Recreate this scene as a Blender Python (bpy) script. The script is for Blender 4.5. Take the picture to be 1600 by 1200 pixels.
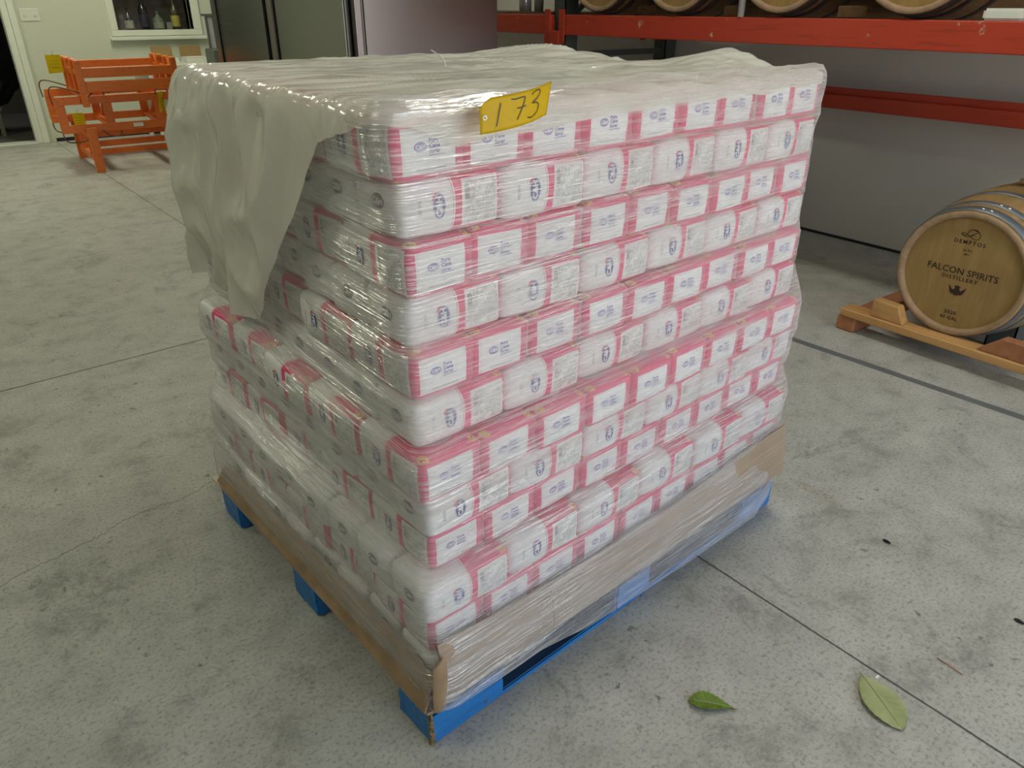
import bpy, bmesh, math, random
from mathutils import Vector, Matrix, noise
from mathutils.bvhtree import BVHTree
for o in list(bpy.data.objects): bpy.data.objects.remove(o)
scn = bpy.context.scene
COL = scn.collection
rnd = random.Random(7)
PI = math.pi

# ------------------------------------------------------------------ camera
cam_d = bpy.data.cameras.new('camera'); cam = bpy.data.objects.new('camera', cam_d); COL.objects.link(cam)
R_ = Vector((0.8032716, -0.5956099, 0.0019006)); U_ = Vector((0.2700819, 0.3670873, 0.8901138)); F_ = Vector((0.5308583, 0.7144898, -0.4557343))
m = Matrix.Identity(4)
for i in range(3): m[i][0] = R_[i]; m[i][1] = U_[i]; m[i][2] = -F_[i]
cam.matrix_world = Matrix.Translation((0, 0, 1.295)) @ m
cam_d.sensor_fit = 'HORIZONTAL'; cam_d.sensor_width = 36; cam_d.lens = 1152.7 / 1600 * 36
cam_d.clip_start = .05; cam_d.clip_end = 100
scn.camera = cam
scn.view_settings.view_transform = 'Standard'; scn.view_settings.look = 'None'
scn.view_settings.gamma = 1; scn.view_settings.use_curve_mapping = False
scn.view_settings.exposure = 0.38
scn.cycles.use_denoising = True
scn.cycles.max_bounces = 10; scn.cycles.transparent_max_bounces = 24; scn.cycles.diffuse_bounces = 5
scn.cycles.sample_clamp_indirect = 6

# ------------------------------------------------------------------ world (daylight outside the open door behind the camera)
w = bpy.data.worlds.new('world'); scn.world = w; w.use_nodes = True
nt = w.node_tree; nt.nodes.clear()
wo = nt.nodes.new('ShaderNodeOutputWorld'); bg = nt.nodes.new('ShaderNodeBackground'); nt.links.new(bg.outputs[0], wo.inputs[0])
tc = nt.nodes.new('ShaderNodeTexCoord'); sp = nt.nodes.new('ShaderNodeSeparateXYZ'); nt.links.new(tc.outputs['Generated'], sp.inputs[0])
cr = nt.nodes.new('ShaderNodeValToRGB'); mr = nt.nodes.new('ShaderNodeMapRange')
mr.inputs['From Min'].default_value = -.5; mr.inputs['From Max'].default_value = 1
nt.links.new(sp.outputs['Z'], mr.inputs[0]); nt.links.new(mr.outputs[0], cr.inputs[0])
e = cr.color_ramp.elements
e[0].position = .0; e[0].color = (.42, .40, .36, 1)
e[1].position = 1; e[1].color = (.50, .68, 1.0, 1)
for p_, c_ in ((.30, (.55, .50, .42, 1)), (.335, (.95, .88, .76, 1)), (.42, (.92, .95, 1.0, 1)), (.50, (.74, .86, 1.0, 1))):
    n_ = e.new(p_); n_.color = c_
nt.links.new(cr.outputs[0], bg.inputs[0]); bg.inputs[1].default_value = 2.5

# ------------------------------------------------------------------ sun on the driveway outside the door
sd = bpy.data.lights.new('sun', 'SUN'); sd.energy = 16; sd.angle = .01; sd.color = (1.0, .93, .82)
so = bpy.data.objects.new('sun', sd); COL.objects.link(so)
so.rotation_euler = Vector((.25, -.50, .83)).to_track_quat('Z', 'Y').to_euler()
# ------------------------------------------------------------------ lamps
def area(name, loc, rot, sx, sy, power, color, portal=False):
    d = bpy.data.lights.new(name, 'AREA'); d.shape = 'RECTANGLE'; d.size = sx; d.size_y = sy; d.energy = power; d.color = color
    o = bpy.data.objects.new(name, d); o.location = loc; o.rotation_euler = rot; COL.objects.link(o)
    if portal: d.cycles.is_portal = True
    return o
area('storeroom_fill', (.1, 11.2, 2.9), (0, 0, 0), .2, .8, 9, (1.0, .95, .85))  # unseen fill lamp added to lift the doorway interior
YD = -2.6                                                     # plane of the open roll-up door behind the camera
area('daylight_portal', (2.255, YD + .02, 1.5), (PI/2, 0, 0), 4.2, 3.0, 1, (1, 1, 1), True)
for k, (lx, ly, pw) in enumerate(((1.6, 7.6, 38), (2.3, 1.5, 24), (-2.2, 6.6, 54), (-1.1, 1.3, 15))):  # ceiling tubes; the last is an unseen lamp added to brighten the left floor
    area('tube_and_fill_glow', (lx, ly, 3.42), (0, 0, 0), .25, 1.3, pw, (1.0, 1.0, .76) if lx < 2 else (1.0, .98, .86))

# ================================================================== node helpers
class NB:
    def __init__(s, name):
        s.m = bpy.data.materials.new(name); s.m.use_nodes = True; s.t = s.m.node_tree; s.t.nodes.clear()
        s.out = s.n('ShaderNodeOutputMaterial')
    def n(s, ty, **k):
        x = s.t.nodes.new(ty)
        for a, b in k.items(): setattr(x, a, b)
        return x
    def l(s, a, b): s.t.links.new(a, b)
    def put(s, inp, v):
        if hasattr(v, 'type') and hasattr(v, 'links'): s.l(v, inp)
        elif isinstance(v, (tuple, list)): inp.default_value = (*v, 1) if len(v) == 3 and inp.type == 'RGBA' else v
        else: inp.default_value = v
    def math(s, op, a, b=0.0, c=None):
        x = s.n('ShaderNodeMath', operation=op); s.put(x.inputs[0], a); s.put(x.inputs[1], b)
        if c is not None: s.put(x.inputs[2], c)
        return x.outputs[0]
    def coord(s, which='Object', scale=(1, 1, 1), rot=(0, 0, 0), loc=(0, 0, 0)):
        t = s.n('ShaderNodeTexCoord'); mp = s.n('ShaderNodeMapping'); s.l(t.outputs[which], mp.inputs[0])
        mp.inputs['Scale'].default_value = scale; mp.inputs['Rotation'].default_value = rot; mp.inputs['Location'].default_value = loc
        return mp.outputs[0]
    def noise(s, vec, scale, detail=3, rough=.5, dist=0):
        x = s.n('ShaderNodeTexNoise'); s.l(vec, x.inputs['Vector']); x.inputs['Scale'].default_value = scale
        x.inputs['Detail'].default_value = detail; x.inputs['Roughness'].default_value = rough; x.inputs['Distortion'].default_value = dist
        return x.outputs[0]
    def ramp(s, fac, stops):
        x = s.n('ShaderNodeValToRGB'); s.l(fac, x.inputs[0]); el = x.color_ramp.elements
        el[0].position, el[0].color = stops[0][0], (*stops[0][1], 1) if isinstance(stops[0][1], tuple) else (stops[0][1],)*3 + (1,)
        el[1].position, el[1].color = stops[-1][0], (*stops[-1][1], 1) if isinstance(stops[-1][1], tuple) else (stops[-1][1],)*3 + (1,)
        for p_, c_ in stops[1:-1]:
            q = el.new(p_); q.color = (*c_, 1) if isinstance(c_, tuple) else (c_, c_, c_, 1)
        return x.outputs[0]
    def mix(s, f, a, b, blend='MIX'):
        x = s.n('ShaderNodeMix', data_type='RGBA', blend_type=blend); s.put(x.inputs[0], f); s.put(x.inputs[6], a); s.put(x.inputs[7], b)
        return x.outputs[2]
    def sep(s, v):
        x = s.n('ShaderNodeSeparateXYZ'); s.l(v, x.inputs[0]); return x.outputs
    def band(s, v, lo, hi):                                    # 1 inside [lo, hi]
        return s.math('MULTIPLY', s.math('GREATER_THAN', v, lo), s.math('LESS_THAN', v, hi))
    def bump(s, h, st=.3, dist=.002):
        x = s.n('ShaderNodeBump'); x.inputs['Strength'].default_value = st; x.inputs['Distance'].default_value = dist
        s.l(h, x.inputs['Height']); return x.outputs[0]
    def bsdf(s, color, rough=.5, metal=0, normal=None, spec=.5, coat=0, trans=0):
        x = s.n('ShaderNodeBsdfPrincipled'); s.put(x.inputs['Base Color'], color); s.put(x.inputs['Roughness'], rough)
        s.put(x.inputs['Metallic'], metal); x.inputs['Specular IOR Level'].default_value = spec; x.inputs['Coat Weight'].default_value = coat
        x.inputs['Transmission Weight'].default_value = trans
        if normal is not None: s.l(normal, x.inputs['Normal'])
        return x
    def done(s, sh): s.l(sh.outputs[0] if hasattr(sh, 'outputs') else sh, s.out.inputs[0]); return s.m

def flat(name, c, rough=.5, metal=0, spec=.5, var=.08, sc=12, coat=0, bump=0):
    b = NB(name); v = b.coord('Object'); n = b.noise(v, sc, 4)
    lo = tuple(x*(1-var) for x in c); hi = tuple(min(1, x*(1+var)) for x in c)
    return b.done(b.bsdf(b.ramp(n, [(.3, lo), (.7, hi)]), rough, metal, b.bump(n, bump, .002) if bump else None, spec, coat))

# ------------------------------------------------------------------ object helpers
def tag(o, label=None, cat=None, group=None, kind=None):
    for k_, v_ in (('label', label), ('category', cat), ('group', group), ('kind', kind)):
        if v_: o[k_] = v_
    return o
def empty(name, loc=(0, 0, 0), rot=(0, 0, 0), label=None, cat=None, group=None):
    o = bpy.data.objects.new(name, None); o.location = loc; o.rotation_euler = rot; o.empty_display_size = .05; COL.objects.link(o)
    return tag(o, label, cat, group)
def mk(name, bm, mats, parent=None, smooth=False, loc=None):
    me = bpy.data.meshes.new(name); bm.to_mesh(me); bm.free()
    for x in (mats if isinstance(mats, (list, tuple)) else [mats]): me.materials.append(x)
    if smooth:
        for p_ in me.polygons: p_.use_smooth = True
    o = bpy.data.objects.new(name, me); COL.objects.link(o)
    if parent: o.parent = parent
    if loc: o.location = loc
    return o
def box(bm, x0, x1, y0, y1, z0, z1, bev=0, M=None, mi=0, seg=1):
    t = bmesh.new()
    g = bmesh.ops.create_cube(t, size=1)
    for v in g['verts']: v.co = Vector(((x0+x1)/2 + v.co.x*(x1-x0), (y0+y1)/2 + v.co.y*(y1-y0), (z0+z1)/2 + v.co.z*(z1-z0)))
    if bev: bmesh.ops.bevel(t, geom=t.edges[:], offset=bev, segments=seg, affect='EDGES')
    for f in t.faces: f.material_index = mi
    if M: t.transform(M)
    add(bm, t)
def add(bm, t):
    me = bpy.data.meshes.new('t'); t.to_mesh(me); t.free(); bm.from_mesh(me); bpy.data.meshes.remove(me)
def bar(bm, p, q, wx, wy, up=(0, 0, 1), bev=.002, mi=0):       # rectangular bar from p to q
    p, q = Vector(p), Vector(q); d = (q - p); L = d.length; d.normalize()
    up = Vector(up)
    if abs(d.dot(up)) > .98: up = Vector((1, 0, 0))
    s = d.cross(up).normalized(); u = s.cross(d)
    M = Matrix(((s.x, u.x, d.x, p.x), (s.y, u.y, d.y, p.y), (s.z, u.z, d.z, p.z), (0, 0, 0, 1)))
    box(bm, -wx/2, wx/2, -wy/2, wy/2, 0, L, bev, M, mi)
def tube(bm, pts, r, n=8, mi=0, closed=False, cap=True):
    pts = [Vector(p) for p in pts]; rings = []
    N = len(pts)
    prev = None
    for i, p in enumerate(pts):
        a = pts[(i-1) % N] if closed or i > 0 else p; b = pts[(i+1) % N] if closed or i < N-1 else p
        d = (b - a).normalized()
        if prev is None:
            up = Vector((0, 0, 1)) if abs(d.z) < .9 else Vector((1, 0, 0)); s = d.cross(up).normalized()
        else:
            s = (prev - d*prev.dot(d)).normalized()
        prev = s; u = d.cross(s)
        rr = r[i] if isinstance(r, (list, tuple)) else r
        rings.append([bm.verts.new(p + (s*math.cos(t) + u*math.sin(t))*rr) for t in [2*PI*k/n for k in range(n)]])
    for i in range(N if closed else N-1):
        A, B = rings[i], rings[(i+1) % N]
        for k in range(n):
            f = bm.faces.new((A[k], A[(k+1) % n], B[(k+1) % n], B[k])); f.material_index = mi; f.smooth = True
    if cap and not closed:
        for rg in (rings[0][::-1], rings[-1]):
            f = bm.faces.new(rg); f.material_index = mi
def lathe(bm, prof, n=32, axis='Z', mi=0, M=None, a0=0, a1=2*PI, smooth=True, caps=True):     # prof = [(r, h)]
    t = bmesh.new(); rings = []
    for r, h in prof:
        ring = []
        for k in range(n):
            a = a0 + (a1-a0)*k/n
            c, s = math.cos(a)*r, math.sin(a)*r
            ring.append(t.verts.new((c, s, h) if axis == 'Z' else (h, c, s)))
        rings.append(ring)
    for i in range(len(rings)-1):
        for k in range(n):
            f = t.faces.new((rings[i][k], rings[i][(k+1) % n], rings[i+1][(k+1) % n], rings[i+1][k])); f.material_index = mi; f.smooth = smooth
    for rg, pr_ in ((rings[0], prof[0]), (rings[-1], prof[-1])):
        if caps and pr_[0] > 1e-5:
            f = t.faces.new(rg); f.material_index = mi
    bmesh.ops.remove_doubles(t, verts=t.verts[:], dist=1e-6)
    bmesh.ops.recalc_face_normals(t, faces=t.faces[:])
    if M: t.transform(M)
    add(bm, t)
_tc = {}
def text_bm(s, size, extrude=0, bold=0, spacing=1.0, shear=0):      # text as flat mesh centred at the origin in XY
    cu = bpy.data.curves.new('t', 'FONT'); cu.body = s; cu.size = size; cu.align_x = 'CENTER'; cu.align_y = 'CENTER'
    cu.resolution_u = 2; cu.extrude = extrude; cu.offset = bold; cu.space_character = spacing; cu.shear = shear
    o = bpy.data.objects.new('t', cu); COL.objects.link(o)
    dg = bpy.context.evaluated_depsgraph_get(); dg.update()
    me = bpy.data.meshes.new_from_object(o.evaluated_get(dg))
    bm = bmesh.new(); bm.from_mesh(me); bpy.data.objects.remove(o); bpy.data.curves.remove(cu); bpy.data.meshes.remove(me)
    return bm
def put(bm, t, M, mi=0):
    t.transform(M)
    for f in t.faces: f.material_index = mi
    add(bm, t)
def ribbon(bm, pts, wd, z=0, mi=0):                                # flat stroke in XY plane (for handwriting and logos)
    P = [Vector((*p, z)) for p in pts]; L = []; Rr = []
    for i, p in enumerate(P):
        d = (P[min(i+1, len(P)-1)] - P[max(i-1, 0)]).normalized(); n = Vector((-d.y, d.x, 0))*wd/2
        L.append(bm.verts.new(p+n)); Rr.append(bm.verts.new(p-n))
    for i in range(len(P)-1):
        f = bm.faces.new((Rr[i], Rr[i+1], L[i+1], L[i])); f.material_index = mi
def smooth_pts(pts, k=6):                                          # Catmull-Rom
    out = []
    P = [Vector(p) for p in pts]
    for i in range(len(P)-1):
        a, b, c, d = P[max(i-1, 0)], P[i], P[i+1], P[min(i+2, len(P)-1)]
        for j in range(k):
            t = j/k
            out.append(.5*((2*b) + (c-a)*t + (2*a-5*b+4*c-d)*t*t + (3*b-a-3*c+d)*t**3))
    out.append(P[-1]); return out

# pallet frame: origin at the pallet's near corner, a along the long right face, b along the left face
YAW = 0.08369066; O = Vector((0.453046, 0.868369, 0))
PM = Matrix.Translation(O) @ Matrix.Rotation(YAW, 4, 'Z')
def W(a, b, z): return PM @ Vector((a, b, z))

# ================================================================== materials
def concrete():
    b = NB('polished_concrete'); v = b.coord('Object'); x, y, z = b.sep(v)
    n1 = b.noise(v, 1.1, 5, .6); n2 = b.noise(v, 7, 6, .65); n3 = b.noise(v, 110, 4, .7); n4 = b.noise(v, 3.2, 8, .75, .6)
    c = b.ramp(n1, [(.30, (.345, .340, .308)), (.72, (.455, .449, .410))])
    c = b.mix(.6, c, b.ramp(n2, [(.30, (.20, .197, .175)), (.45, (.40, .395, .36)), (.72, (.55, .543, .50))]))
    blot = b.ramp(n4, [(.36, 1.0), (.45, 0.0)])
    blot = b.math('MULTIPLY', blot, b.ramp(b.noise(v, 45, 4, .7), [(.35, 1.0), (.62, .25)]))
    c = b.mix(b.math('MULTIPLY', blot, .75), c, (.17, .168, .15))
    spots = b.ramp(b.noise(v, 30, 4, .65), [(.31, 1.0), (.38, 0.0)])
    spots = b.math('MULTIPLY', spots, b.ramp(b.noise(v, 2.1, 2), [(.40, 0.0), (.58, 1.0)]))
    c = b.mix(b.math('MULTIPLY', spots, .8), c, (.085, .082, .074))
    c = b.mix(b.math('MULTIPLY', b.ramp(n3, [(.30, 1.0), (.50, 0.0)]), .75), c, (.16, .157, .14))
    # broom and scrape marks
    vs = b.coord('Object', scale=(30, 210, 1), rot=(0, 0, .5)); sc = b.noise(vs, 1.0, 3, .6)
    c = b.mix(b.math('MULTIPLY', b.ramp(sc, [(.34, 1.0), (.46, 0.0)]), .17), c, (.14, .137, .125))
    vw = b.coord('Object', scale=(3.0, 70, 1), rot=(0, 0, -.9)); sw = b.noise(vw, 1.0, 2, .5)
    c = b.mix(b.math('MULTIPLY', b.ramp(sw, [(.72, 0.0), (.78, 1.0)]), .35), c, (.46, .455, .42))
    # yellow-brown debris stain
    dx = b.math('SUBTRACT', x, 1.817); dy = b.math('SUBTRACT', y, .92)
    st = b.math('ADD', b.math('MULTIPLY', b.math('MULTIPLY', dx, dx), 2600), b.math('MULTIPLY', b.math('MULTIPLY', dy, dy), 120))
    st = b.math('MULTIPLY', b.math('LESS_THAN', st, 1.0), b.math('GREATER_THAN', n3, .53))
    c = b.mix(b.math('MULTIPLY', st, .7), c, (.22, .15, .04))
    # sawn joints and a painted dark strip
    wob = b.math('ADD', b.math('MULTIPLY', b.math('SUBTRACT', b.noise(v, 4, 2), .5), .006), b.math('MULTIPLY', b.math('SUBTRACT', b.noise(v, 90, 2), .5), .003))
    def line(ax, k0, k1, w_, strength, col, lim=None):
        nonlocal c
        t = (x if ax == 'x' else y); o_ = (y if ax == 'x' else x)
        d = b.math('ABSOLUTE', b.math('ADD', b.math('SUBTRACT', t, b.math('ADD', k0, b.math('MULTIPLY', o_, k1))), wob))
        mk_ = b.math('LESS_THAN', d, w_)
        if lim: mk_ = b.math('MULTIPLY', mk_, b.band(o_, *lim))
        if strength < 1: mk_ = b.math('MULTIPLY', mk_, strength)
        c = b.mix(mk_, c, col); return mk_
    j1 = line('x', 1.345, -.0405, .0028, .9, (.045, .043, .04))
    line('y', 3.127, .066, .0045, .85, (.06, .058, .05))
    line('x', 2.858, -.0625, .021, .88, (.095, .108, .115), (-3, 2.6))
    # hairline crack
    cn = b.noise(b.coord('Object', scale=(1, 0, 0), loc=(0, 3, 0)), 5, 5, .65)
    cy_ = b.math('ADD', b.math('ADD', 1.955, b.math('MULTIPLY', x, .27)), b.math('MULTIPLY', b.math('SUBTRACT', cn, .5), .22))
    ck = b.math('MULTIPLY', b.math('LESS_THAN', b.math('ABSOLUTE', b.math('SUBTRACT', y, cy_)), .0024), b.math('LESS_THAN', x, .9))
    c = b.mix(b.math('MULTIPLY', ck, .6), c, (.11, .108, .095))
    h = b.math('SUBTRACT', b.math('ADD', b.math('MULTIPLY', n3, .5), n2), b.math('MULTIPLY', j1, 2))
    r = b.math('ADD', .42, b.math('MULTIPLY', n2, .3))
    return b.done(b.bsdf(c, r, 0, b.bump(h, .35, .002), .35))
M_floor = concrete()
M_bwall = flat('cream_painted_wall', (.61, .65, .53), .6, var=.02, sc=1.5)
M_rwall = flat('grey_painted_panel', (.58, .555, .52), .7, var=.04, sc=1.2)
M_ceil = flat('white_ceiling_board', (.62, .62, .58), .8, var=.03)
M_lwall = flat('dim_side_wall', (.22, .225, .20), .8, var=.05, sc=2)
M_trim = flat('white_gloss_trim', (.74, .78, .68), .35, var=.02)
M_dark = flat('dark_storeroom_paint', (.16, .15, .125), .8)
M_dfloor = flat('dark_storeroom_floor', (.12, .12, .11), .6)
M_black = flat('black_plastic_bag', (.006, .006, .008), .35, var=.5, sc=8)
def steel(name, col, rough, axis):
    b = NB(name); v = b.coord('Object', scale=(400, 400, 3) if axis == 'Z' else (3, 3, 400)); n = b.noise(v, 1, 2)
    return b.done(b.bsdf(col, b.math('ADD', rough, b.math('MULTIPLY', n, .12)), 1.0, b.bump(n, .06, .001)))
M_steel = steel('brushed_stainless', (.24, .245, .23), .16, 'X')
M_steel_side = steel('brushed_stainless_side', (.28, .25, .25), .17, 'X')
M_seam = flat('black_gasket', (.01, .01, .01), .6)
M_alu = flat('grey_aluminium', (.13, .145, .135), .45, .4)
M_glassy = flat('frosted_clear_panel', (.42, .46, .43), .25)
def painted(name, col, chip, amt=.63, rough=.42):
    b = NB(name); v = b.coord('Object'); n = b.noise(v, 9, 6, .7); n2 = b.noise(b.coord('Object', scale=(14, 3, 30)), 1.6, 4, .6)
    c = b.mix(b.ramp(n, [(amt, 0.0), (amt+.03, 1.0)]), col, chip)
    dk = tuple(x*.55 for x in col)
    c = b.mix(b.math('MULTIPLY', b.ramp(n2, [(.30, 1.0), (.46, 0.0)]), .6), c, dk)
    return b.done(b.bsdf(c, rough, 0, b.bump(n, .15, .001)))
M_red = painted('scratched_red_paint', (.46, .048, .022), (.48, .32, .22), .635)
M_post = painted('dark_green_grey_paint', (.055, .068, .065), (.2, .2, .19), .72)
M_orange = painted('orange_powder_coat', (.72, .165, .018), (.5, .22, .08), .78)
M_wire = flat('rusty_wire', (.16, .08, .045), .5, .5)
M_yellow = flat('yellow_tag_card', (.80, .68, .005), .5, var=.03)
M_ytag = flat('shiny_yellow_card', (.78, .56, .004), .45, var=.02)
M_ink = flat('black_marker_ink', (.02, .018, .02), .5)
M_kraft = flat('kraft_box_board', (.32, .215, .09), .8, var=.08)
M_white = flat('matt_white_plastic', (.70, .72, .66), .5, var=.02)
M_paper = flat('white_paper', (.75, .75, .70), .7, var=.03)

def cardboard():
    b = NB('corrugated_cardboard'); v = b.coord('Object'); n = b.noise(v, 5, 4); 
    s = b.noise(b.coord('Object', scale=(5, 5, 260), rot=(0, .035, 0)), 1.0, 3, .6)
    c = b.ramp(n, [(.3, (.29, .215, .155)), (.7, (.38, .29, .215))])
    c = b.mix(b.math('MULTIPLY', b.ramp(s, [(.55, 0.0), (.68, 1.0)]), .35), c, (.56, .47, .38))
    return b.done(b.bsdf(c, .38, 0, b.bump(s, .25, .0015), .5))
M_card = cardboard()
M_card2 = flat('brown_cardboard_edge', (.29, .195, .11), .6, var=.2, sc=20, bump=.3)

def wood(name, a, b_, scale=(2.5, 30, 30), rough=.6, dark=(.12, .06, .025)):
    b = NB(name); v = b.coord('Object', scale=scale); n = b.noise(v, 1, 5, .6, .6); n2 = b.noise(b.coord('Object'), 3, 3)
    c = b.ramp(n, [(.25, a), (.75, b_)])
    c = b.mix(b.math('MULTIPLY', b.ramp(n2, [(.60, 0.0), (.75, 1.0)]), .3), c, dark)
    return b.done(b.bsdf(c, rough, 0, b.bump(n, .2, .001), .3))
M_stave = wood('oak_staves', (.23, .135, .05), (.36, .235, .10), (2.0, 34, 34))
M_head = wood('oak_barrel_head', (.27, .165, .055), (.37, .245, .095), (30, 26, 2.2), .55)
M_rim = wood('worn_oak_rim', (.28, .18, .105), (.42, .29, .18), (3, 22, 22), .75)
M_skid = wood('fir_skid', (.42, .21, .075), (.60, .35, .14), (24, 2.0, 24))
M_skid2 = wood('red_fir_block', (.27, .10, .045), (.42, .19, .09), (3, 16, 16))
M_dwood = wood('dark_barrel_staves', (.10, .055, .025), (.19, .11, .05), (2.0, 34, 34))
M_hoop = flat('galvanised_hoop', (.17, .19, .21), .45, .45, var=.25, sc=9)
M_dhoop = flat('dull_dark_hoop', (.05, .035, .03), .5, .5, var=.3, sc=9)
M_rivet = flat('bright_rivet', (.85, .85, .85), .25, 1)
M_brand = flat('burned_lettering', (.035, .018, .01), .8)
M_bung = flat('tan_silicone_bung', (.42, .32, .20), .5)
def bluewood():
    b = NB('blue_painted_wood'); v = b.coord('Object'); g = b.noise(b.coord('Object', scale=(4, 60, 60)), 1, 5, .65)
    n = b.noise(v, 12, 6, .7)
    c = b.ramp(g, [(.25, (.010, .11, .32)), (.7, (.018, .20, .56))])
    c = b.mix(b.ramp(n, [(.68, 0.0), (.72, 1.0)]), c, (.10, .075, .045))
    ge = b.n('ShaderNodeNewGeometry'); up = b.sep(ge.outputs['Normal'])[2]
    c = b.mix(b.math('MULTIPLY', b.math('GREATER_THAN', up, .5), .85), c, (.022, .030, .038))      # shade of the fork openings painted onto upward faces
    return b.done(b.bsdf(c, .45, 0, b.bump(g, .5, .002), .4))
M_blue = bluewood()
M_rawwood = wood('raw_splintered_wood', (.10, .07, .035), (.32, .24, .13), (40, 40, 8), .8)
M_stencil = flat('white_stencil_paint', (.55, .70, .85), .6)
M_leafg = flat('green_leaf', (.12, .20, .012), .45, var=.35, sc=40)

# ---- sugar bag print. Object space: X -.1 (flap end) .. .1 (label end), Y width, Z thickness
PINK = (.72, .050, .175); BAGW = (.77, .77, .775)
def bag_mat(which):
    b = NB('sugar_bag_' + which); v = b.coord('Object'); x, y, z = b.sep(v)
    t = {'side': z, 'broad': y, 'end': z, 'flap': z}[which]; hw = {'side': .0425, 'broad': .061}.get(which, .0425)
    wr = b.noise(v, 38, 3, .5)
    grey = (.20, .20, .21)
    if which in ('side', 'broad'):
        tt = b.math('DIVIDE', t, hw); cur = b.math('MULTIPLY', b.math('SUBTRACT', 1.0, b.math('MULTIPLY', tt, tt)), .007)
        xe = b.math('SUBTRACT', x, cur)                       # edge of the pink field, bowed
        pink = b.math('GREATER_THAN', xe, -.004)
        line = b.band(xe, -.0085, -.0065)
        c = b.mix(pink, BAGW, PINK); c = b.mix(b.math('MULTIPLY', line, .6), c, PINK)
        if which == 'side':
            panel = b.math('MULTIPLY', b.band(x, .016, .089), b.band(t, -.036, .0335))
            c = b.mix(panel, c, (.78, .79, .78))
            # small print: columns of text lines running across the panel
            tex = b.noise(b.coord('Object', scale=(620, 160, 160)), 1, 2, .6)
            rows = b.math('GREATER_THAN', b.math('SINE', b.math('MULTIPLY', x, 2600)), -.1)
            blk = b.noise(b.coord('Object', scale=(60, 60, 70), loc=(3, 1, 2)), 1, 1)
            pr = b.math('MULTIPLY', b.math('MULTIPLY', b.math('GREATER_THAN', tex, .47), rows), b.math('GREATER_THAN', blk, .43))
            inn = b.math('MULTIPLY', b.band(x, .021, .085), b.band(t, -.032, .029))
            pr = b.math('MULTIPLY', b.math('MULTIPLY', pr, inn), .85)
            c = b.mix(pr, c, grey)
            bars = b.math('MULTIPLY', b.band(x, .022, .031), b.band(t, .002, .024))
            wav = b.n('ShaderNodeTexWave', wave_type='BANDS', bands_direction='Z'); b.l(v, wav.inputs[0]); wav.inputs['Scale'].default_value = 170
            c = b.mix(b.math('MULTIPLY', bars, b.math('GREATER_THAN', wav.outputs['Fac'], .5)), c, (.05, .05, .06))
            sm = b.math('MULTIPLY', b.band(x, -.066, -.060), b.band(t, -.012, .012))
            sm = b.math('MULTIPLY', sm, b.math('GREATER_THAN', b.noise(b.coord('Object', scale=(500, 1, 900)), 1, 1), .45))
            c = b.mix(b.math('MULTIPLY', sm, .6), c, grey)
        else:
            # gold sprigs near the edges, pale oval in the middle of the pink half
            def ell(cx, cy, rx, ry):
                dx = b.math('DIVIDE', b.math('SUBTRACT', x, cx), rx); dy = b.math('DIVIDE', b.math('SUBTRACT', y, cy), ry)
                return b.math('LESS_THAN', b.math('ADD', b.math('MULTIPLY', dx, dx), b.math('MULTIPLY', dy, dy)), 1.0)
            c = b.mix(b.math('MULTIPLY', ell(.050, 0, .021, .030), .75), c, (.50, .42, .44))
            c = b.mix(b.math('MULTIPLY', ell(.050, 0, .016, .024), .6), c, (.62, .30, .36))
            g = b.math('MAXIMUM', ell(.088, .050, .012, .010), ell(.088, -.050, .012, .010))
            c = b.mix(b.math('MULTIPLY', g, b.math('GREATER_THAN', b.noise(v, 260, 2), .45)), c, (.72, .52, .12))
    elif which == 'end':
        panel = b.math('MULTIPLY', b.band(y, -.0485, .0385), b.band(z, -.0325, .0295))
        c = b.mix(panel, PINK, (.80, .81, .82))
        pt = b.math('MULTIPLY', b.band(y, .042, .054), b.band(z, -.026, .026))
        pt = b.math('MULTIPLY', pt, b.math('GREATER_THAN', b.noise(b.coord('Object', scale=(1, 500, 180)), 1, 1), .5))
        c = b.mix(b.math('MULTIPLY', pt, .5), c, (.35, .25, .28))
        ln = b.math('MULTIPLY', b.band(y, -.028, .022), b.band(z, -.0275, -.0255))
        c = b.mix(b.math('MULTIPLY', ln, .55), c, grey)
        bd = b.math('SUBTRACT', b.math('MULTIPLY', b.band(y, -.0465, .0365), b.band(z, -.0305, .0275)), b.math('MULTIPLY', b.band(y, -.0455, .0355), b.band(z, -.0295, .0265)))
        c = b.mix(b.math('MULTIPLY', bd, .4), c, (.55, .55, .62))
    else:
        c = b.mix(b.math('MULTIPLY', b.band(y, .0475, .049), .5), BAGW, (.35, .35, .35))
        c = b.mix(b.math('MULTIPLY', b.band(z, -.012, -.0112), .4), c, (.4, .4, .4))
    return b.done(b.bsdf(c, .5, 0, b.bump(wr, .5, .004), .4))
BM = {k: bag_mat(k) for k in ('side', 'broad', 'end', 'flap')}
M_badge = flat('navy_badge_print', (.07, .07, .25), .5)
M_ring = flat('pale_ring_print', (.40, .40, .62), .5)
M_badget = flat('white_badge_letters', (.80, .80, .84), .5)
M_purple = flat('violet_print', (.25, .21, .46), .5)
M_redp = flat('red_print', (.75, .05, .06), .5)
M_dkbadge = flat('charcoal_badge_print', (.06, .06, .085), .5)

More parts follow.
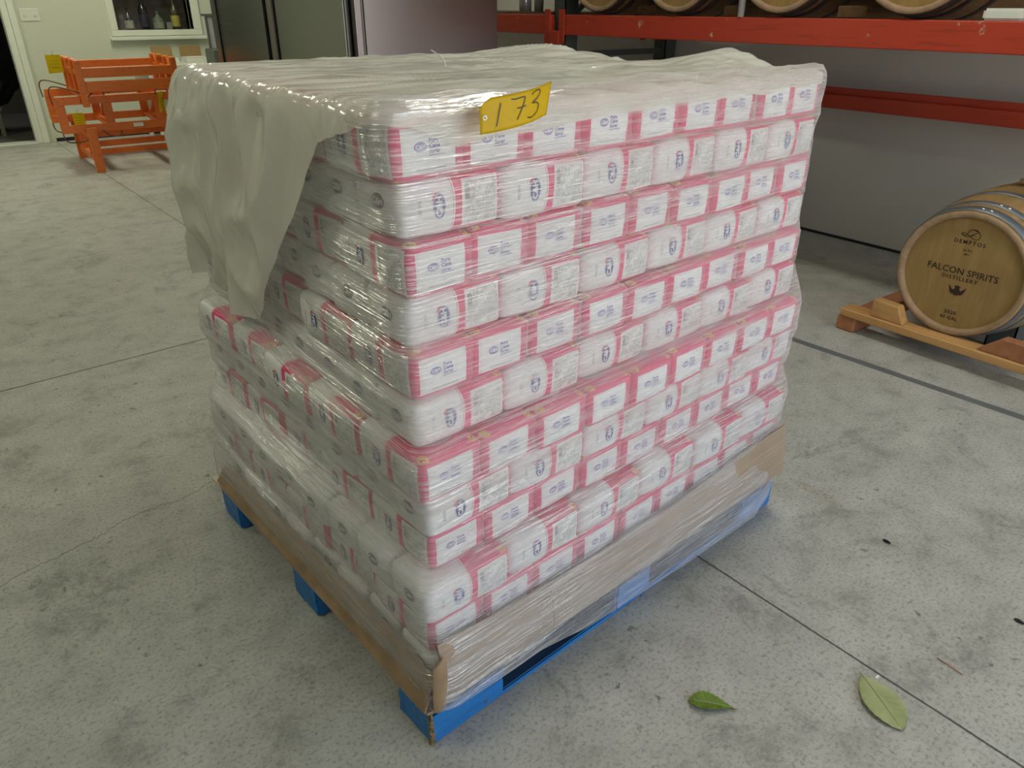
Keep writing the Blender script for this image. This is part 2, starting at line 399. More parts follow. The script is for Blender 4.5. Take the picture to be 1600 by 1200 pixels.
# ---- stretch film
def film():
    b = NB('stretch_wrap_film'); uv = b.coord('UV')
    def mp(sx, sy, rot=0, loc=(0, 0, 0)):
        m_ = b.n('ShaderNodeMapping'); b.l(uv, m_.inputs[0]); m_.inputs['Scale'].default_value = (sx, sy, 1); m_.inputs['Rotation'].default_value = (0, 0, rot); m_.inputs['Location'].default_value = loc
        return m_.outputs[0]
    s1 = b.noise(mp(7, 330, .035), 1, 4, .65, .25)
    s2 = b.noise(mp(5, 190, -.05, (3, 7, 0)), 1, 3, .6, .3)
    hz = b.noise(mp(3.2, 7, .05), 1, 3, .55, .4)
    big = b.noise(mp(1.6, 30, -.09, (5, 1, 0)), 1, 3, .6, .4)
    cr = b.noise(mp(16, 70, .5), 1, 4, .6, .6)
    st = b.math('MAXIMUM', b.ramp(s1, [(.50, 0.0), (.62, 1.0)]), b.ramp(s2, [(.53, 0.0), (.65, 1.0)]))
    zone = b.ramp(hz, [(.36, .15), (.60, 1.0)])
    fac = b.math('ADD', .17, b.math('MULTIPLY', b.math('MULTIPLY', st, zone), .30))
    fac = b.math('ADD', fac, b.math('MULTIPLY', b.ramp(big, [(.42, 0.0), (.64, 1.0)]), .16))
    lw = b.n('ShaderNodeLayerWeight'); lw.inputs['Blend'].default_value = .5
    fac = b.math('MINIMUM', .85, b.math('ADD', fac, b.math('MULTIPLY', b.math('POWER', lw.outputs['Facing'], 3.0), .26)))
    hgt = b.math('ADD', b.math('MULTIPLY', s1, 1.0), b.math('ADD', b.math('MULTIPLY', s2, 1.2), b.math('MULTIPLY', cr, .5)))
    nrm = b.bump(hgt, .6, .006)
    gl = b.n('ShaderNodeBsdfGlossy'); gl.inputs['Color'].default_value = (.97, .98, 1, 1); gl.inputs['Roughness'].default_value = .13; b.l(nrm, gl.inputs['Normal'])
    df = b.n('ShaderNodeBsdfDiffuse'); df.inputs['Color'].default_value = (.80, .79, .79, 1); b.l(nrm, df.inputs['Normal'])
    tl = b.n('ShaderNodeBsdfTranslucent'); tl.inputs['Color'].default_value = (.80, .79, .79, 1)
    m1 = b.n('ShaderNodeMixShader'); m1.inputs[0].default_value = .30; b.l(df.outputs[0], m1.inputs[1]); b.l(tl.outputs[0], m1.inputs[2])
    tr = b.n('ShaderNodeBsdfTransparent'); tr.inputs['Color'].default_value = (.975, .975, .97, 1)
    m2 = b.n('ShaderNodeMixShader'); b.l(fac, m2.inputs[0]); b.l(tr.outputs[0], m2.inputs[1]); b.l(m1.outputs[0], m2.inputs[2])
    gz = b.ramp(b.noise(mp(2.0, 3.4, .08, (1.3, 4.1, 0)), 1, 3, .6, .3), [(.42, .12), (.60, 1.0)])
    gf = b.math('ADD', .04, b.math('MULTIPLY', b.math('MULTIPLY', st, gz), .52))
    m3 = b.n('ShaderNodeMixShader'); b.l(gf, m3.inputs[0]); b.l(m2.outputs[0], m3.inputs[1]); b.l(gl.outputs[0], m3.inputs[2])
    return b.done(m3)
M_film = film()
def sheet():
    b = NB('milky_plastic_sheet'); v = b.coord('Object')
    ge = b.n('ShaderNodeNewGeometry'); up = b.ramp(b.math('ABSOLUTE', b.sep(ge.outputs['Normal'])[2]), [(.45, 0.0), (.8, 1.0)])
    n1 = b.noise(v, 6, 2, .45, 1.0); n2 = b.noise(v, 26, 2, .5, .5)
    n3 = b.noise(b.coord('Object', scale=(1.2, 4.0, 1.0), rot=(0, 0, -.15)), 4, 1.5, .45, 1.0)
    n3 = b.math('MULTIPLY', b.math('ABSOLUTE', b.math('SUBTRACT', n3, .5)), up)
    n4 = b.math('ABSOLUTE', b.math('SUBTRACT', b.noise(v, 3.6, 1.5, .4, .8), .5))
    hgt = b.math('ADD', b.math('ADD', n1, b.math('MULTIPLY', n2, .05)), b.math('ADD', b.math('MULTIPLY', n3, -1.0), b.math('MULTIPLY', n4, -1.4)))
    nrm = b.bump(hgt, .5, .020)
    pr = b.bsdf((.80, .795, .715), .16, 0, nrm, .7)
    tl = b.n('ShaderNodeBsdfTranslucent'); tl.inputs['Color'].default_value = (.85, .85, .78, 1)
    m1 = b.n('ShaderNodeMixShader'); m1.inputs[0].default_value = .22; b.l(pr.outputs[0], m1.inputs[1]); b.l(tl.outputs[0], m1.inputs[2])
    tr = b.n('ShaderNodeBsdfTransparent'); tr.inputs['Color'].default_value = (.95, .95, .92, 1)
    m2 = b.n('ShaderNodeMixShader'); m2.inputs[0].default_value = .84; b.l(tr.outputs[0], m2.inputs[1]); b.l(m1.outputs[0], m2.inputs[2])
    return b.done(m2)
M_sheet = sheet()

# ================================================================== the room
XR, YB = 4.363, 9.474
def S(name, *boxes, mat=None, bev=0):
    bm = bmesh.new()
    for q in boxes: box(bm, *q, bev)
    o = mk(name, bm, mat); o['kind'] = 'structure'; return o
S('floor', (-4.5, 4.6, -9, 9.60, -.12, 0), mat=M_floor)
S('ceiling', (-4.2, 4.6, YD-.2, YB+.2, 3.5, 3.62), mat=M_ceil)
S('wall_right', (XR, XR+.15, YD-.2, YB, .012, 3.5), mat=M_rwall)
S('trim_1', (XR-.012, XR+.05, YD, YB, 0, .014), mat=M_seam)
S('wall_left', (-4.2, -4.05, YD-.2, YB, 0, 3.5), mat=M_lwall)
S('wall_front', (-4.05, XR, YD-.2, YD, 3.0, 3.5), (-4.05, .15, YD-.2, YD, 0, 3.0), mat=M_lwall)
WX0, WX1, WZ0, WZ1 = 1.815, 2.595, 1.06, 2.0; DX1, DX0 = .80, -.15
S('wall_back', (-4.05, DX0, YB, YB+.13, 0, 3.5), (DX0, DX1, YB, YB+.13, 2.1, 3.5), (DX1, WX0, YB, YB+.13, 0, 3.5), (WX1, XR, YB, YB+.13, 0, 3.5),
  (WX0, WX1, YB, YB+.13, 0, WZ0), (WX0, WX1, YB, YB+.13, WZ1, 3.5), mat=M_bwall)
# door casing
S('door_1', (DX1-.005, DX1+.015, YB-.03, YB+.14, 0, 2.11), (DX1+.01, DX1+.055, YB-.022, YB+.001, 0, 2.16), (DX1+.055, DX1+.115, YB-.034, YB+.001, 0, 2.2),
  (DX0-.10, DX0, YB-.03, YB+.001, 0, 2.2), (DX0, DX1, YB-.03, YB+.001, 2.10, 2.2), mat=M_trim, bev=.004)
S('trim_2', (DX0, DX1, YB-.02, YB+.14, 0, .014), mat=M_trim)
S('baseboard_back', (.98, 3.6, YB-.012, YB+.001, 0, .035), mat=M_seam)
# window with casing, sill and pane
S('window_1', (WX0-.075, WX0, YB-.03, YB+.12, WZ0, WZ1+.08), (WX1, WX1+.085, YB-.03, YB+.12, WZ0, WZ1+.08), (WX0-.075, WX1+.085, YB-.03, YB+.12, WZ0-.058, WZ0),
  (WX0-.1, WX1+.11, YB-.065, YB+.001, WZ0-.098, WZ0-.062), (WX0-.075, WX1+.085, YB-.03, YB+.001, WZ1, WZ1+.08), mat=M_trim, bev=.006)
gb = NB('window_glass'); gg = gb.n('ShaderNodeBsdfGlass'); gg.inputs['Roughness'].default_value = .0; gg.inputs['IOR'].default_value = 1.05
gt = gb.n('ShaderNodeBsdfTransparent'); gm = gb.n('ShaderNodeMixShader'); gm.inputs[0].default_value = .015
g2 = gb.n('ShaderNodeBsdfGlossy'); g2.inputs['Roughness'].default_value = .05
gb.l(gt.outputs[0], gm.inputs[1]); gb.l(g2.outputs[0], gm.inputs[2]); M_pane = gb.done(gm)
S('window_2', (WX0, WX1, YB+.012, YB+.018, WZ0, WZ1), mat=M_pane)
# the dark storeroom beyond
S('wall_storeroom', (-1.6, 3.3, 12.4, 12.5, 0, 3), (-1.7, -1.6, YB+.13, 12.5, 0, 3), (3.3, 3.4, YB+.13, 12.5, 0, 3), (-1.7, 3.4, YB+.13, 12.5, 3, 3.1), mat=M_dark)
S('wall_light_block', (1.25, 1.33, YB+.13, 12.4, 0, 3.0), mat=M_dark)  # unseen divider added to keep the fill lamp's light off the window
S('trim_3', (-1.7, 3.4, 9.60, 12.5, -.05, 0.0), mat=M_dfloor)
S('trim_4', (WX0-.1, WX1+.1, YB+.13, YB+.42, WZ0-.06, WZ0-.015), mat=M_dark)
S('trim_5', (WX0-.1, WX1+.1, YB+.62, YB+.66, WZ0-.06, WZ0+1.0), mat=flat('brown_shelf_back', (.05, .043, .032), .7, var=.6, sc=9))
for lx, ly in ((1.6, 7.6), (2.3, 1.5), (-2.2, 6.6), (-1.1, 1.3)):  # last fitting is added too, a housing for the left-floor fill lamp
    o = empty('ceiling_light', (lx, ly, 3.5), label={(1.6, 7.6): 'long fluorescent fitting on the ceiling nearest the back wall', (2.3, 1.5): 'long fluorescent fitting on the ceiling above the aisle between pallet and rack', (-2.2, 6.6): 'long fluorescent fitting on the ceiling by the left wall', (-1.1, 1.3): 'unseen ceiling fitting added left of the pallet to brighten the floor'}[(lx, ly)], cat='ceiling light', group='fluorescent ceiling fittings')
    bm = bmesh.new(); box(bm, -.18, .18, -.70, .70, -.05, 0, .01); mk('housing', bm, M_white, o)

# switch plate
o = empty('light_switch', (1.035, YB, 1.21), label='white double light switch plate on the cream wall beside the doorway', cat='light switch')
bm = bmesh.new(); box(bm, -.088, .088, -.008, 0, -.058, .058, .004); mk('switch_plate', bm, M_white, o)
for sx in (-.045, .045):
    bm = bmesh.new(); box(bm, sx-.006, sx+.006, -.02, -.006, -.012, .012, .002); mk('toggle', bm, M_trim, o)
# black bags beyond the doorway
def blob(name, cx, cy, cz, rx, ry, rz, mat, seed):
    bm = bmesh.new(); bmesh.ops.create_icosphere(bm, subdivisions=5, radius=1)
    for v in bm.verts:
        n = noise.noise(v.co*1.7 + Vector((seed, 0, 0)))*.25 + noise.noise(v.co*5 + Vector((0, seed, 0)))*.09
        v.co *= (1+n); v.co.z = max(v.co.z, -.86)
        v.co = Vector((cx+v.co.x*rx, cy+v.co.y*ry, cz+v.co.z*rz))
    return mk(name, bm, mat, smooth=True)
tag(blob('rubbish_bag', .30, 10.55, .84, .80, .5, .62, M_black, 2), 'large black plastic bag heaped in the dark doorway', 'bag')
bm = bmesh.new(); box(bm, -.55, .62, 10.2, 10.9, .255, .30, .01)
for x in (-.5, .57):
    for y in (10.25, 10.85): box(bm, x-.02, x+.02, y-.02, y+.02, 0, .26)
tag(mk('low_bench', bm, M_dark), 'low dark bench under the black bag beyond the doorway', 'bench')

# bottles behind the window
def bottle(x, y, z, h, r, label, glass, lab, capm):
    o = empty('bottle', (x, y, z), label=label, cat='bottle', group='bottles behind the window')
    bm = bmesh.new(); lathe(bm, [(0, 0), (r, .002), (r, h*.58), (r*.85, h*.66), (r*.36, h*.76), (r*.32, h*.93), (r*.36, h*.94), (r*.36, h*.97), (0, h*.97)], 20); mk('glass_body', bm, glass, o)
    bm = bmesh.new(); lathe(bm, [(r*1.02, h*.12), (r*1.02, h*.46)], 20, caps=False); mk('paper_label', bm, lab, o)
    bm = bmesh.new(); lathe(bm, [(0, h*.955), (r*.40, h*.955), (r*.40, h*1.0), (0, h*1.0)], 14); mk('cap', bm, capm, o)
gl = lambda n, c, r=.1: flat(n, c, r, spec=.8, var=.1)
zs = WZ0-.015
bottle(1.985, 9.70, zs, .23, .045, 'dark round bottle with cream label behind the window, leftmost', gl('dark_glass', (.02, .02, .02)), flat('cream_label', (.42, .42, .34)), M_black)
bottle(2.145, 9.70, zs, .35, .048, 'tall black wine bottle with pale neck behind the window', gl('black_glass', (.012, .013, .02)), flat('navy_label', (.03, .035, .05)), flat('silver_foil', (.5, .5, .5), .3))
bottle(2.29, 9.70, zs, .19, .058, 'squat clear green bottle in the middle of the window', gl('clear_green_glass', (.13, .17, .13)), flat('green_label', (.25, .30, .20)), gl('green_cap', (.15, .2, .13)))
bottle(2.475, 9.70, zs, .33, .046, 'tall bottle with yellow label and yellow neck behind the window', gl('brown_glass', (.07, .065, .04)), flat('yellow_label', (.42, .38, .08)), flat('yellow_foil', (.5, .38, .03)))
bm = bmesh.new(); box(bm, 2.365, 2.425, 9.68, 9.70, zs, zs+.085, .001, Matrix.Identity(4)); tag(mk('card_sign', bm, flat('grey_card', (.22, .24, .19))), 'small grey card standing between the bottles in the window', 'card')

# ================================================================== table, boxes, frame stand near the back wall
t = empty('side_table', (2.42, 9.1, 0), label='white table against the back wall behind the orange racks', cat='table')
bm = bmesh.new(); box(bm, -.55, .30, -.30, .30, .70, .745, .004); mk('tabletop', bm, M_white, t)
for sx in (-.51, .26):
    for sy in (-.27, .27):
        bm = bmesh.new(); box(bm, sx-.02, sx+.02, sy-.02, sy+.02, 0, .70, .003); mk('leg', bm, M_white, t)
bm = bmesh.new(); box(bm, -.54, .29, -.295, -.285, .42, .70); mk('front_panel', bm, M_white, t)
def carton(x, y, w_, label, tilt):
    o = empty('open_carton', (x, y, .745), label=label, cat='box', group='open cartons on the white table')
    bm = bmesh.new(); box(bm, -w_/2, w_/2, -.12, .12, 0, .045, .002); mk('tray', bm, M_paper, o)
    bm = bmesh.new(); box(bm, -w_/2, w_/2, .0, .006, 0, .125, .002, Matrix.Translation((0, .115, .035)) @ Matrix.Rotation(tilt, 4, 'X')); mk('lid', bm, M_kraft, o)['label'] = 'brown kraft lid'
    bm = bmesh.new(); box(bm, -w_/2+.01, w_/2-.005, -.10, .10, .047, .053, .001, Matrix.Rotation(.06, 4, 'Z')); mk('paper_sheet', bm, M_paper, o)
carton(2.165, 9.17, .215, 'open white carton with brown lid, behind the orange rack tips', -.12)
carton(2.465, 9.17, .225, 'open white carton with brown lid, right one nearest the metal frame', -.10)
o = empty('metal_frame_stand', (2.60, 8.55, 0), label='grey metal frame stand with clear panels beside the stainless refrigerator', cat='stand')
bm = bmesh.new(); box(bm, -.165, .20, -.012, .012, 1.20, 1.222, .002); mk('top_rail', bm, M_alu, o)
for sx in (-.125, -.055, .015):
    bm = bmesh.new(); box(bm, sx-.009, sx+.009, -.01, .01, .90, 1.20, .002); mk('upright', bm, M_alu, o)
for a_, b_ in ((-.116, -.064), (-.046, .006)):
    bm = bmesh.new(); box(bm, a_, b_, .002, .006, .905, 1.20); mk('clear_panel', bm, M_glassy, o)
bm = bmesh.new(); box(bm, -.145, .25, -.15, .15, .03, .90, .01); mk('lower_cabinet', bm, M_alu, o)
for sx in (-.12, .22):
    for sy in (-.12, .12):
        bm = bmesh.new(); lathe(bm, [(0, 0), (.02, 0), (.02, .032), (0, .032)], 12, M=Matrix.Translation((sx, sy, 0))); mk('foot', bm, M_black, o)

# ================================================================== refrigerator
FX, FY0, FY1, FX1 = 1.735, 3.60, 5.76, 2.575
fr = empty('refrigerator', (FX, FY0, 0), label='tall stainless steel reach-in refrigerator standing behind the wrapped pallet', cat='refrigerator')
bm = bmesh.new(); box(bm, .035, FX1-FX, 0, FY1-FY0, .15, 2.05, .006); mk('cabinet', bm, M_steel_side, fr)
ym = 1.10
for y0, y1 in ((.05, ym-.012), (ym+.03, FY1-FY0-.02)):
    bm = bmesh.new(); box(bm, -.03, .028, y0, y1, .30, 1.95, .008, seg=2)
    d = mk('door', bm, M_steel, fr)
    bm = bmesh.new(); box(bm, -.043, -.029, y1-.13, y1-.055, .75, 1.75, .006); mk('handle', bm, M_steel_side, d)
bm = bmesh.new(); box(bm, .026, .04, .02, FY1-FY0-.01, .28, 1.97); mk('gasket', bm, M_seam, fr)
bm = bmesh.new(); box(bm, .0, .04, 0, .035, .15, 2.05, .004); mk('corner_post', bm, M_steel_side, fr)
bm = bmesh.new(); box(bm, .045, .053, -.0015, .002, .16, 2.04); mk('seam', bm, M_seam, fr)
for sx in (.1, .76):
    for sy in (.1, 2.0):
        bm = bmesh.new(); lathe(bm, [(0, 0), (.03, 0), (.03, .15), (0, .15)], 14, M=Matrix.Translation((sx, sy, 0))); mk('leg', bm, M_black, fr)

# ================================================================== orange barrel racks (three, piled up)
def rack_thing(label, loc=(0, 0, 0)):
    return empty('steel_barrel_rack', loc, label=label, cat='barrel rack', group='orange barrel racks')
def part(name, parent, mat, fn, smooth=False):
    bm = bmesh.new(); fn(bm); return mk(name, bm, mat, parent, smooth)
# bottom rack: end frames in the y-z plane, three rails along the back
r1 = rack_thing('orange steel barrel rack at the bottom of the pile, feet on the floor', (1.04, 7.40, 0))
def end_low(bm):
    bar(bm, (0, 0, .0), (0, 0, .37), .035, .07); bar(bm, (-.0, .86, 0), (-.0, .86, .40), .035, .07)
    bar(bm, (0, .03, .10), (0, .83, .10), .03, .05); bar(bm, (0, .03, .30), (0, .83, .30), .03, .05)
    for y in (.22, .62): bar(bm, (0, y, .10), (0, y, .30), .03, .04)
    for y0, s in ((.26, 1), (.60, -1)): bar(bm, (0, y0, .30), (0, y0+s*.10, .42), .03, .05)
for k_, xx in enumerate((0, .80)):
    p_ = part('end_frame', r1, M_orange, end_low); p_.location = (xx, 0, 0)
for zz in (.205, .115, .04): part('rail', r1, M_orange, lambda bm: bar(bm, (0, .86, zz), (.80, .86, zz), .04, .055))
# middle rack lying on its side: a front and a back frame joined by bars, wire hooks
r2 = rack_thing('orange steel barrel rack lying on its side in the middle of the pile', (.83, 7.46, 0))
def face_frame(bm, y, dx=0, dz=0):
    bar(bm, (0+dx, y, .585+dz), (.92+dx, y, .585+dz), .03, .064); bar(bm, (0+dx, y, .36+dz), (.92+dx, y, .36+dz), .03, .064)
    for xx in (.028, .385, .80): bar(bm, (xx+dx, y, .36+dz), (xx+dx, y, .585+dz), .068, .024, up=(0, 1, 0))
part('front_frame', r2, M_orange, lambda bm: face_frame(bm, 0))
part('back_frame', r2, M_orange, lambda bm: face_frame(bm, .72, .02, .01))
for xx, zz in ((.385, .585), (.80, .585), (.385, .36), (.80, .36)):
    part('cross_bar', r2, M_orange, lambda bm: bar(bm, (xx, 0, zz), (xx+.02, .72, zz+.01), .05, .03))
for xx in (.40, .82): part('saddle', r2, M_orange, lambda bm: bar(bm, (xx, .2, .57), (xx+.02, .5, .41), .04, .03))
def hook(pts): part('wire_hook', r2, M_wire, lambda bm: tube(bm, smooth_pts(pts, 5), .0055, 6))
for dy, dx in ((0, 0), (.72, .02)):
    hook([(dx-.02, dy, .56), (dx-.025, dy, .67), (dx+.03, dy-.01, .70), (dx+.20, dy-.02, .64), (dx+.24, dy, .60)])
    hook([(dx+.0, dy, .34), (dx+.01, dy, .28), (dx+.05, dy, .255), (dx+.16, dy, .26), (dx+.22, dy-.02, .33)])
hook([(.24, -.02, .60), (.30, -.02, .65), (.36, -.01, .665), (.385, 0, .60)])
hook([(.30, -.02, .34), (.36, -.02, .29), (.44, -.01, .285), (.45, 0, .335)])
hook([(.78, -.02, .60), (.80, -.03, .655), (.86, -.02, .66), (.90, 0, .60)])
part('paper_label', r2, M_paper, lambda bm: box(bm, .555, .635, -.021, -.0165, .348, .378))
# top rack: two end frames with V saddles, four rails
r3 = rack_thing('orange steel barrel rack on top of the pile with V-shaped post tips', (1.05, 7.40, 0))
def end_top(bm):
    for y, zb in ((0, .535), (.22, .62), (.46, .62), (.68, .60)):
        bar(bm, (0, y, zb), (0, y, .875), .05, .05)
        box(bm, -.025, .025, y-.03, y+.03, .868, .90, .006)
    bar(bm, (0, 0, .80), (0, .70, .80), .035, .045); bar(bm, (0, 0, .63), (0, .70, .63), .035, .05)
    bar(bm, (0, .03, .88), (0, .12, .79), .05, .012, up=(1, 0, 0)); bar(bm, (0, .19, .88), (0, .12, .79), .05, .012, up=(1, 0, 0))
    bar(bm, (0, .49, .88), (0, .57, .79), .05, .012, up=(1, 0, 0)); bar(bm, (0, .65, .88), (0, .57, .79), .05, .012, up=(1, 0, 0))
for xx in (0, .745):
    p_ = part('end_frame', r3, M_orange, end_top); p_.location = (xx, 0, 0)
for y, zz, hh in ((0, .80, .072), (.0, .69, .085), (.68, .83, .06), (.68, .74, .06)):
    part('rail', r3, M_orange, lambda bm: bar(bm, (0, y, zz), (.745, y, zz), .04, hh))
part('rail', r3, M_orange, lambda bm: bar(bm, (0, .3, .635), (.745, .3, .635), .06, .05))
def ytag(P, w_, h_, rz, label, tilt=0.1):
    o = empty('lot_tag', P, (tilt, 0, rz), label=label, cat='tag', group='yellow tags on the orange racks')
    def f(bm):
        N = 6
        vs = [[bm.verts.new((w_*(i/N-.5), .012*math.sin(i/N*2), -h_*j + .006*i*j/N)) for i in range(N+1)] for j in (0, 1)]
        for i in range(N): bm.faces.new((vs[0][i], vs[0][i+1], vs[1][i+1], vs[1][i]))
        bmesh.ops.solidify(bm, geom=bm.faces[:], thickness=.0015)
    part('card', o, M_yellow, f)
    part('tie', o, M_wire, lambda bm: tube(bm, [(0, 0, -.01), (.0, -.006, .02), (.02, .01, .03)], .0012, 5))
    for k in range(3): part('ink_line', o, M_ink, lambda bm: box(bm, -w_*.3, w_*.3, -.004, -.003, -h_*(.3+.18*k)-.001, -h_*(.3+.18*k)+.0005))
ytag((.955, 7.93, .915), .115, .15, -.1, 'yellow paper tag hanging at the upper left of the top orange rack')
ytag((1.655, 7.42, .62), .075, .17, .5, 'yellow paper tag hanging at the right end of the middle orange rack')
ytag((.985, 7.56, .475), .085, .12, -.4, 'dull yellow paper tag low at the left inside the orange racks')

# ================================================================== pallet rack on the right
RXF, RXR = 3.30, 4.22
pk = empty('pallet_rack', (RXF, 3.95, 0), label='red-beamed pallet rack with dark posts along the right wall', cat='pallet rack')
def post(bm, x, y, w_=.105):
    box(bm, x, x+w_, y-w_/2, y-w_/2+.006, 0, 2.6); box(bm, x, x+w_, y+w_/2-.006, y+w_/2, 0, 2.6)
    box(bm, x, x+.006, y-w_/2, y+w_/2, 0, 2.6)
for yy in (0, 2.75 - .0, -2.9):
    for x in (0, RXR-RXF):
        p_ = part('post', pk, M_post, lambda bm: post(bm, x, yy))
        if yy == 0 or yy < 0:
            for zz in [.9+.05*k for k in range(14)]:
                pass
    part('brace', pk, M_post, lambda bm: [bar(bm, (.04, yy, .30 + .9*k), (RXR-RXF+.04, yy, (.95 + .9*k)), .035, .03) for k in range(2)] + [bar(bm, (.04, yy, zz), (RXR-RXF+.04, yy, zz), .035, .035) for zz in (.22, 1.02, 1.9)])
def beam(y0, y1, x, z0, z1, front=True):
    def f(bm):
        box(bm, x-.035, x+.0, y0, y1, z0, z1, .004); box(bm, x-.0, x+.03, y0, y1, z0, z1-.028, .003)
        for ye in (y0, y1):
            s = 1 if ye == y0 else -1
            box(bm, x-.042, x-.0355, min(ye, ye+s*.05), max(ye, ye+s*.05), z0-.05, z1+.03)
    return f
for x, lo in ((-.003, 1), (.855, 0)):
    part('beam', pk, M_red, beam(-2.85, -.045, x, 1.138, 1.250))
    part('beam', pk, M_red, beam(.045, 2.7, x, 1.138, 1.250))
part('lower_beam', pk, M_red, lambda bm: (box(bm, .895, .93, -2.85, -.045, .775, .885, .004), box(bm, .87, .895, -2.85, -.045, .775, .850, .003)))
part('connector_plate', pk, M_red, lambda bm: box(bm, -.05, -.04, -.05, .05, .98, 1.16, .003))
for zz in (1.01, 1.06):
    part('bolt', pk, M_rivet, lambda bm: lathe(bm, [(0, -.062), (.010, -.062), (.012, -.05), (0, -.05)], 10, axis='X', M=Matrix.Translation((0, .02, zz))))
# barrel saddles (wooden) on the beams
for yy, lab in ((-2.27, 'nearest the right edge of the frame'), (-1.64, 'between the two nearest rack barrels'), (-.94, 'between the two farther rack barrels')):
    pass

# ---- barrel builder (axis along X, head at x=0)
def barrel(loc, L, rh, rb, mats, label, group=None, full=True, rotx=0):
    o = empty('wine_barrel', loc, (rotx, 0, 0), label=label, cat='barrel', group=group)
    st_, hd_, rm_, hp_ = mats
    def rad(x): return rh + (rb-rh)*(1 - (2*x/L-1)**2)
    prof = [(rh-.026, .028), (rh-.022, .004), (rh-.018, 0), (rh-.003, 0), (rh, .004)] + [(rad(L*k/28), L*k/28) for k in range(1, 28)] + [(rh, L-.004), (rh-.018, L), (rh-.026, L-.028)]
    def sv(bm):
        t = bmesh.new(); n = 64; rings = []
        for r, h in prof:
            rings.append([t.verts.new((h, math.cos(2*PI*k/n)*r*(1-.0016*(k % 2)), math.sin(2*PI*k/n)*r*(1-.0016*(k % 2)))) for k in range(n)])
        for i in range(len(rings)-1):
            for k in range(n):
                f = t.faces.new((rings[i][k], rings[i][(k+1) % n], rings[i+1][(k+1) % n], rings[i+1][k])); f.smooth = True
                f.material_index = 1 if i < 4 else 0
        bmesh.ops.recalc_face_normals(t, faces=t.faces[:]); add(bm, t)
    bm = bmesh.new(); sv(bm); mk('staves', bm, [st_, rm_], o)
    hl = []
    for xx in (.028, L-.028):
        hl.append(part('head', o, hd_, lambda bm: lathe(bm, [(0, xx-.008), (rh-.025, xx-.008), (rh-.025, xx+.008), (0, xx+.008)], 64, axis='X', smooth=False)))
    for x0, x1 in ((.012, .055), (.085, .118), (.225, .262)):
        for a_, b_ in ((x0, x1), (L-x1, L-x0)):
            def hf(bm):
                lathe(bm, [(rad(a_)+.0005, a_), (rad(a_)+.003, a_), (rad(b_)+.003, b_), (rad(b_)+.0005, b_)], 64, axis='X', caps=False)
            h_ = part('hoop', o, hp_, hf)
            if full and a_ == x0:
                xm = (a_+b_)/2; rr = rad(xm)+.003
                for an in (.02, .14):
                    ang = PI/2 + an - {0.012: 0.0, .085: -.12, .225: -.34}[x0]
                    part('rivet', h_, M_rivet, lambda bm: lathe(bm, [(0, -.001), (.007, -.001), (.005, .003), (0, .004)], 10, M=Matrix.Translation((xm, math.cos(ang)*rr, math.sin(ang)*rr)) @ Matrix.Rotation(-(ang-PI/2)*-1, 4, 'X')))
    if full:
        part('bung', o, M_bung, lambda bm: lathe(bm, [(0, rad(L/2)-.01), (.030, rad(L/2)-.01), (.030, rad(L/2)+.006), (.040, rad(L/2)+.008), (.040, rad(L/2)+.022), (0, rad(L/2)+.024)], 24, M=Matrix.Translation((L/2, 0, 0))))
    return o, hl[0]
bx = 3.085
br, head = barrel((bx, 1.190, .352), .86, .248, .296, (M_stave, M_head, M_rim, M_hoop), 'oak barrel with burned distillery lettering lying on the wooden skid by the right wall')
# lettering on the head: plane x = .0195, text right direction = -Y, up = +Z
def HM(y, z): return Matrix(((0, 0, -1, .0188), (-1, 0, 0, y), (0, 1, 0, z), (0, 0, 0, 1)))
def hword(s, size, y, z, bold=0, spacing=1.0, name='lettering'):
    bm = bmesh.new(); put(bm, text_bm(s, size, 0, bold, spacing), HM(y, z))
    mk(name, bm, M_brand, head)
C0 = .352
hword('DEMPTOS', .0215, 0.002, .478-C0, .0004, 1.35)
hword('62 TG', .012, .001, .447-C0, .0002, 1.1); hword('MT+', .010, .001, .431-C0, .0002)
hword('FALCON SPIRITS', .0365, .000, .360-C0, .0004, 1.02)
hword('DISTILLERY', .0215, .002, .332-C0, .0004, 1.30)
hword('2020', .022, .001, .190-C0, .0003, 1.1); hword('60 GAL', .020, .001, .167-C0, .0003, 1.1)
def logo_d(bm):
    t = bmesh.new()
    pts = smooth_pts([(-.035, .004, 0), (-.020, -.006, 0), (.0, .004, 0), (.018, .020, 0), (.006, .026, 0), (-.012, .020, 0), (-.020, .004, 0), (-.030, -.004, 0), (-.040, .002, 0), (-.032, .009, 0), (-.012, .0, 0), (.008, -.010, 0), (.024, -.008, 0), (.030, .004, 0), (.022, .018, 0), (.004, .024, 0)], 6)
    ribbon(t, [(p.x, p.y) for p in pts], .0025); ribbon(t, [(-.004, -.002), (.004, .004), (.010, .003)], .0018); put(bm, t, HM(.000, .505-C0))
part('logo', head, M_brand, logo_d)
def logo_f(bm):                                                    # spread-winged falcon
    t = bmesh.new()
    outline = [(-.034, .022), (-.026, .012), (-.016, .002), (-.010, .006), (-.009, .014), (-.013, .020), (-.004, .020), (0, .0245), (.004, .020), (.013, .020), (.009, .014), (.010, .006), (.016, .002), (.026, .012), (.034, .022), (.030, .004), (.024, -.010), (.014, -.016), (.008, -.014), (.006, -.022), (0, -.017), (-.006, -.022), (-.008, -.014), (-.014, -.016), (-.024, -.010), (-.030, .004)]
    f = t.faces.new([t.verts.new((x, y, 0)) for x, y in outline]); bmesh.ops.triangulate(t, faces=[f]); put(bm, t, HM(.0, .282-C0))
part('falcon_emblem', head, M_brand, logo_f)

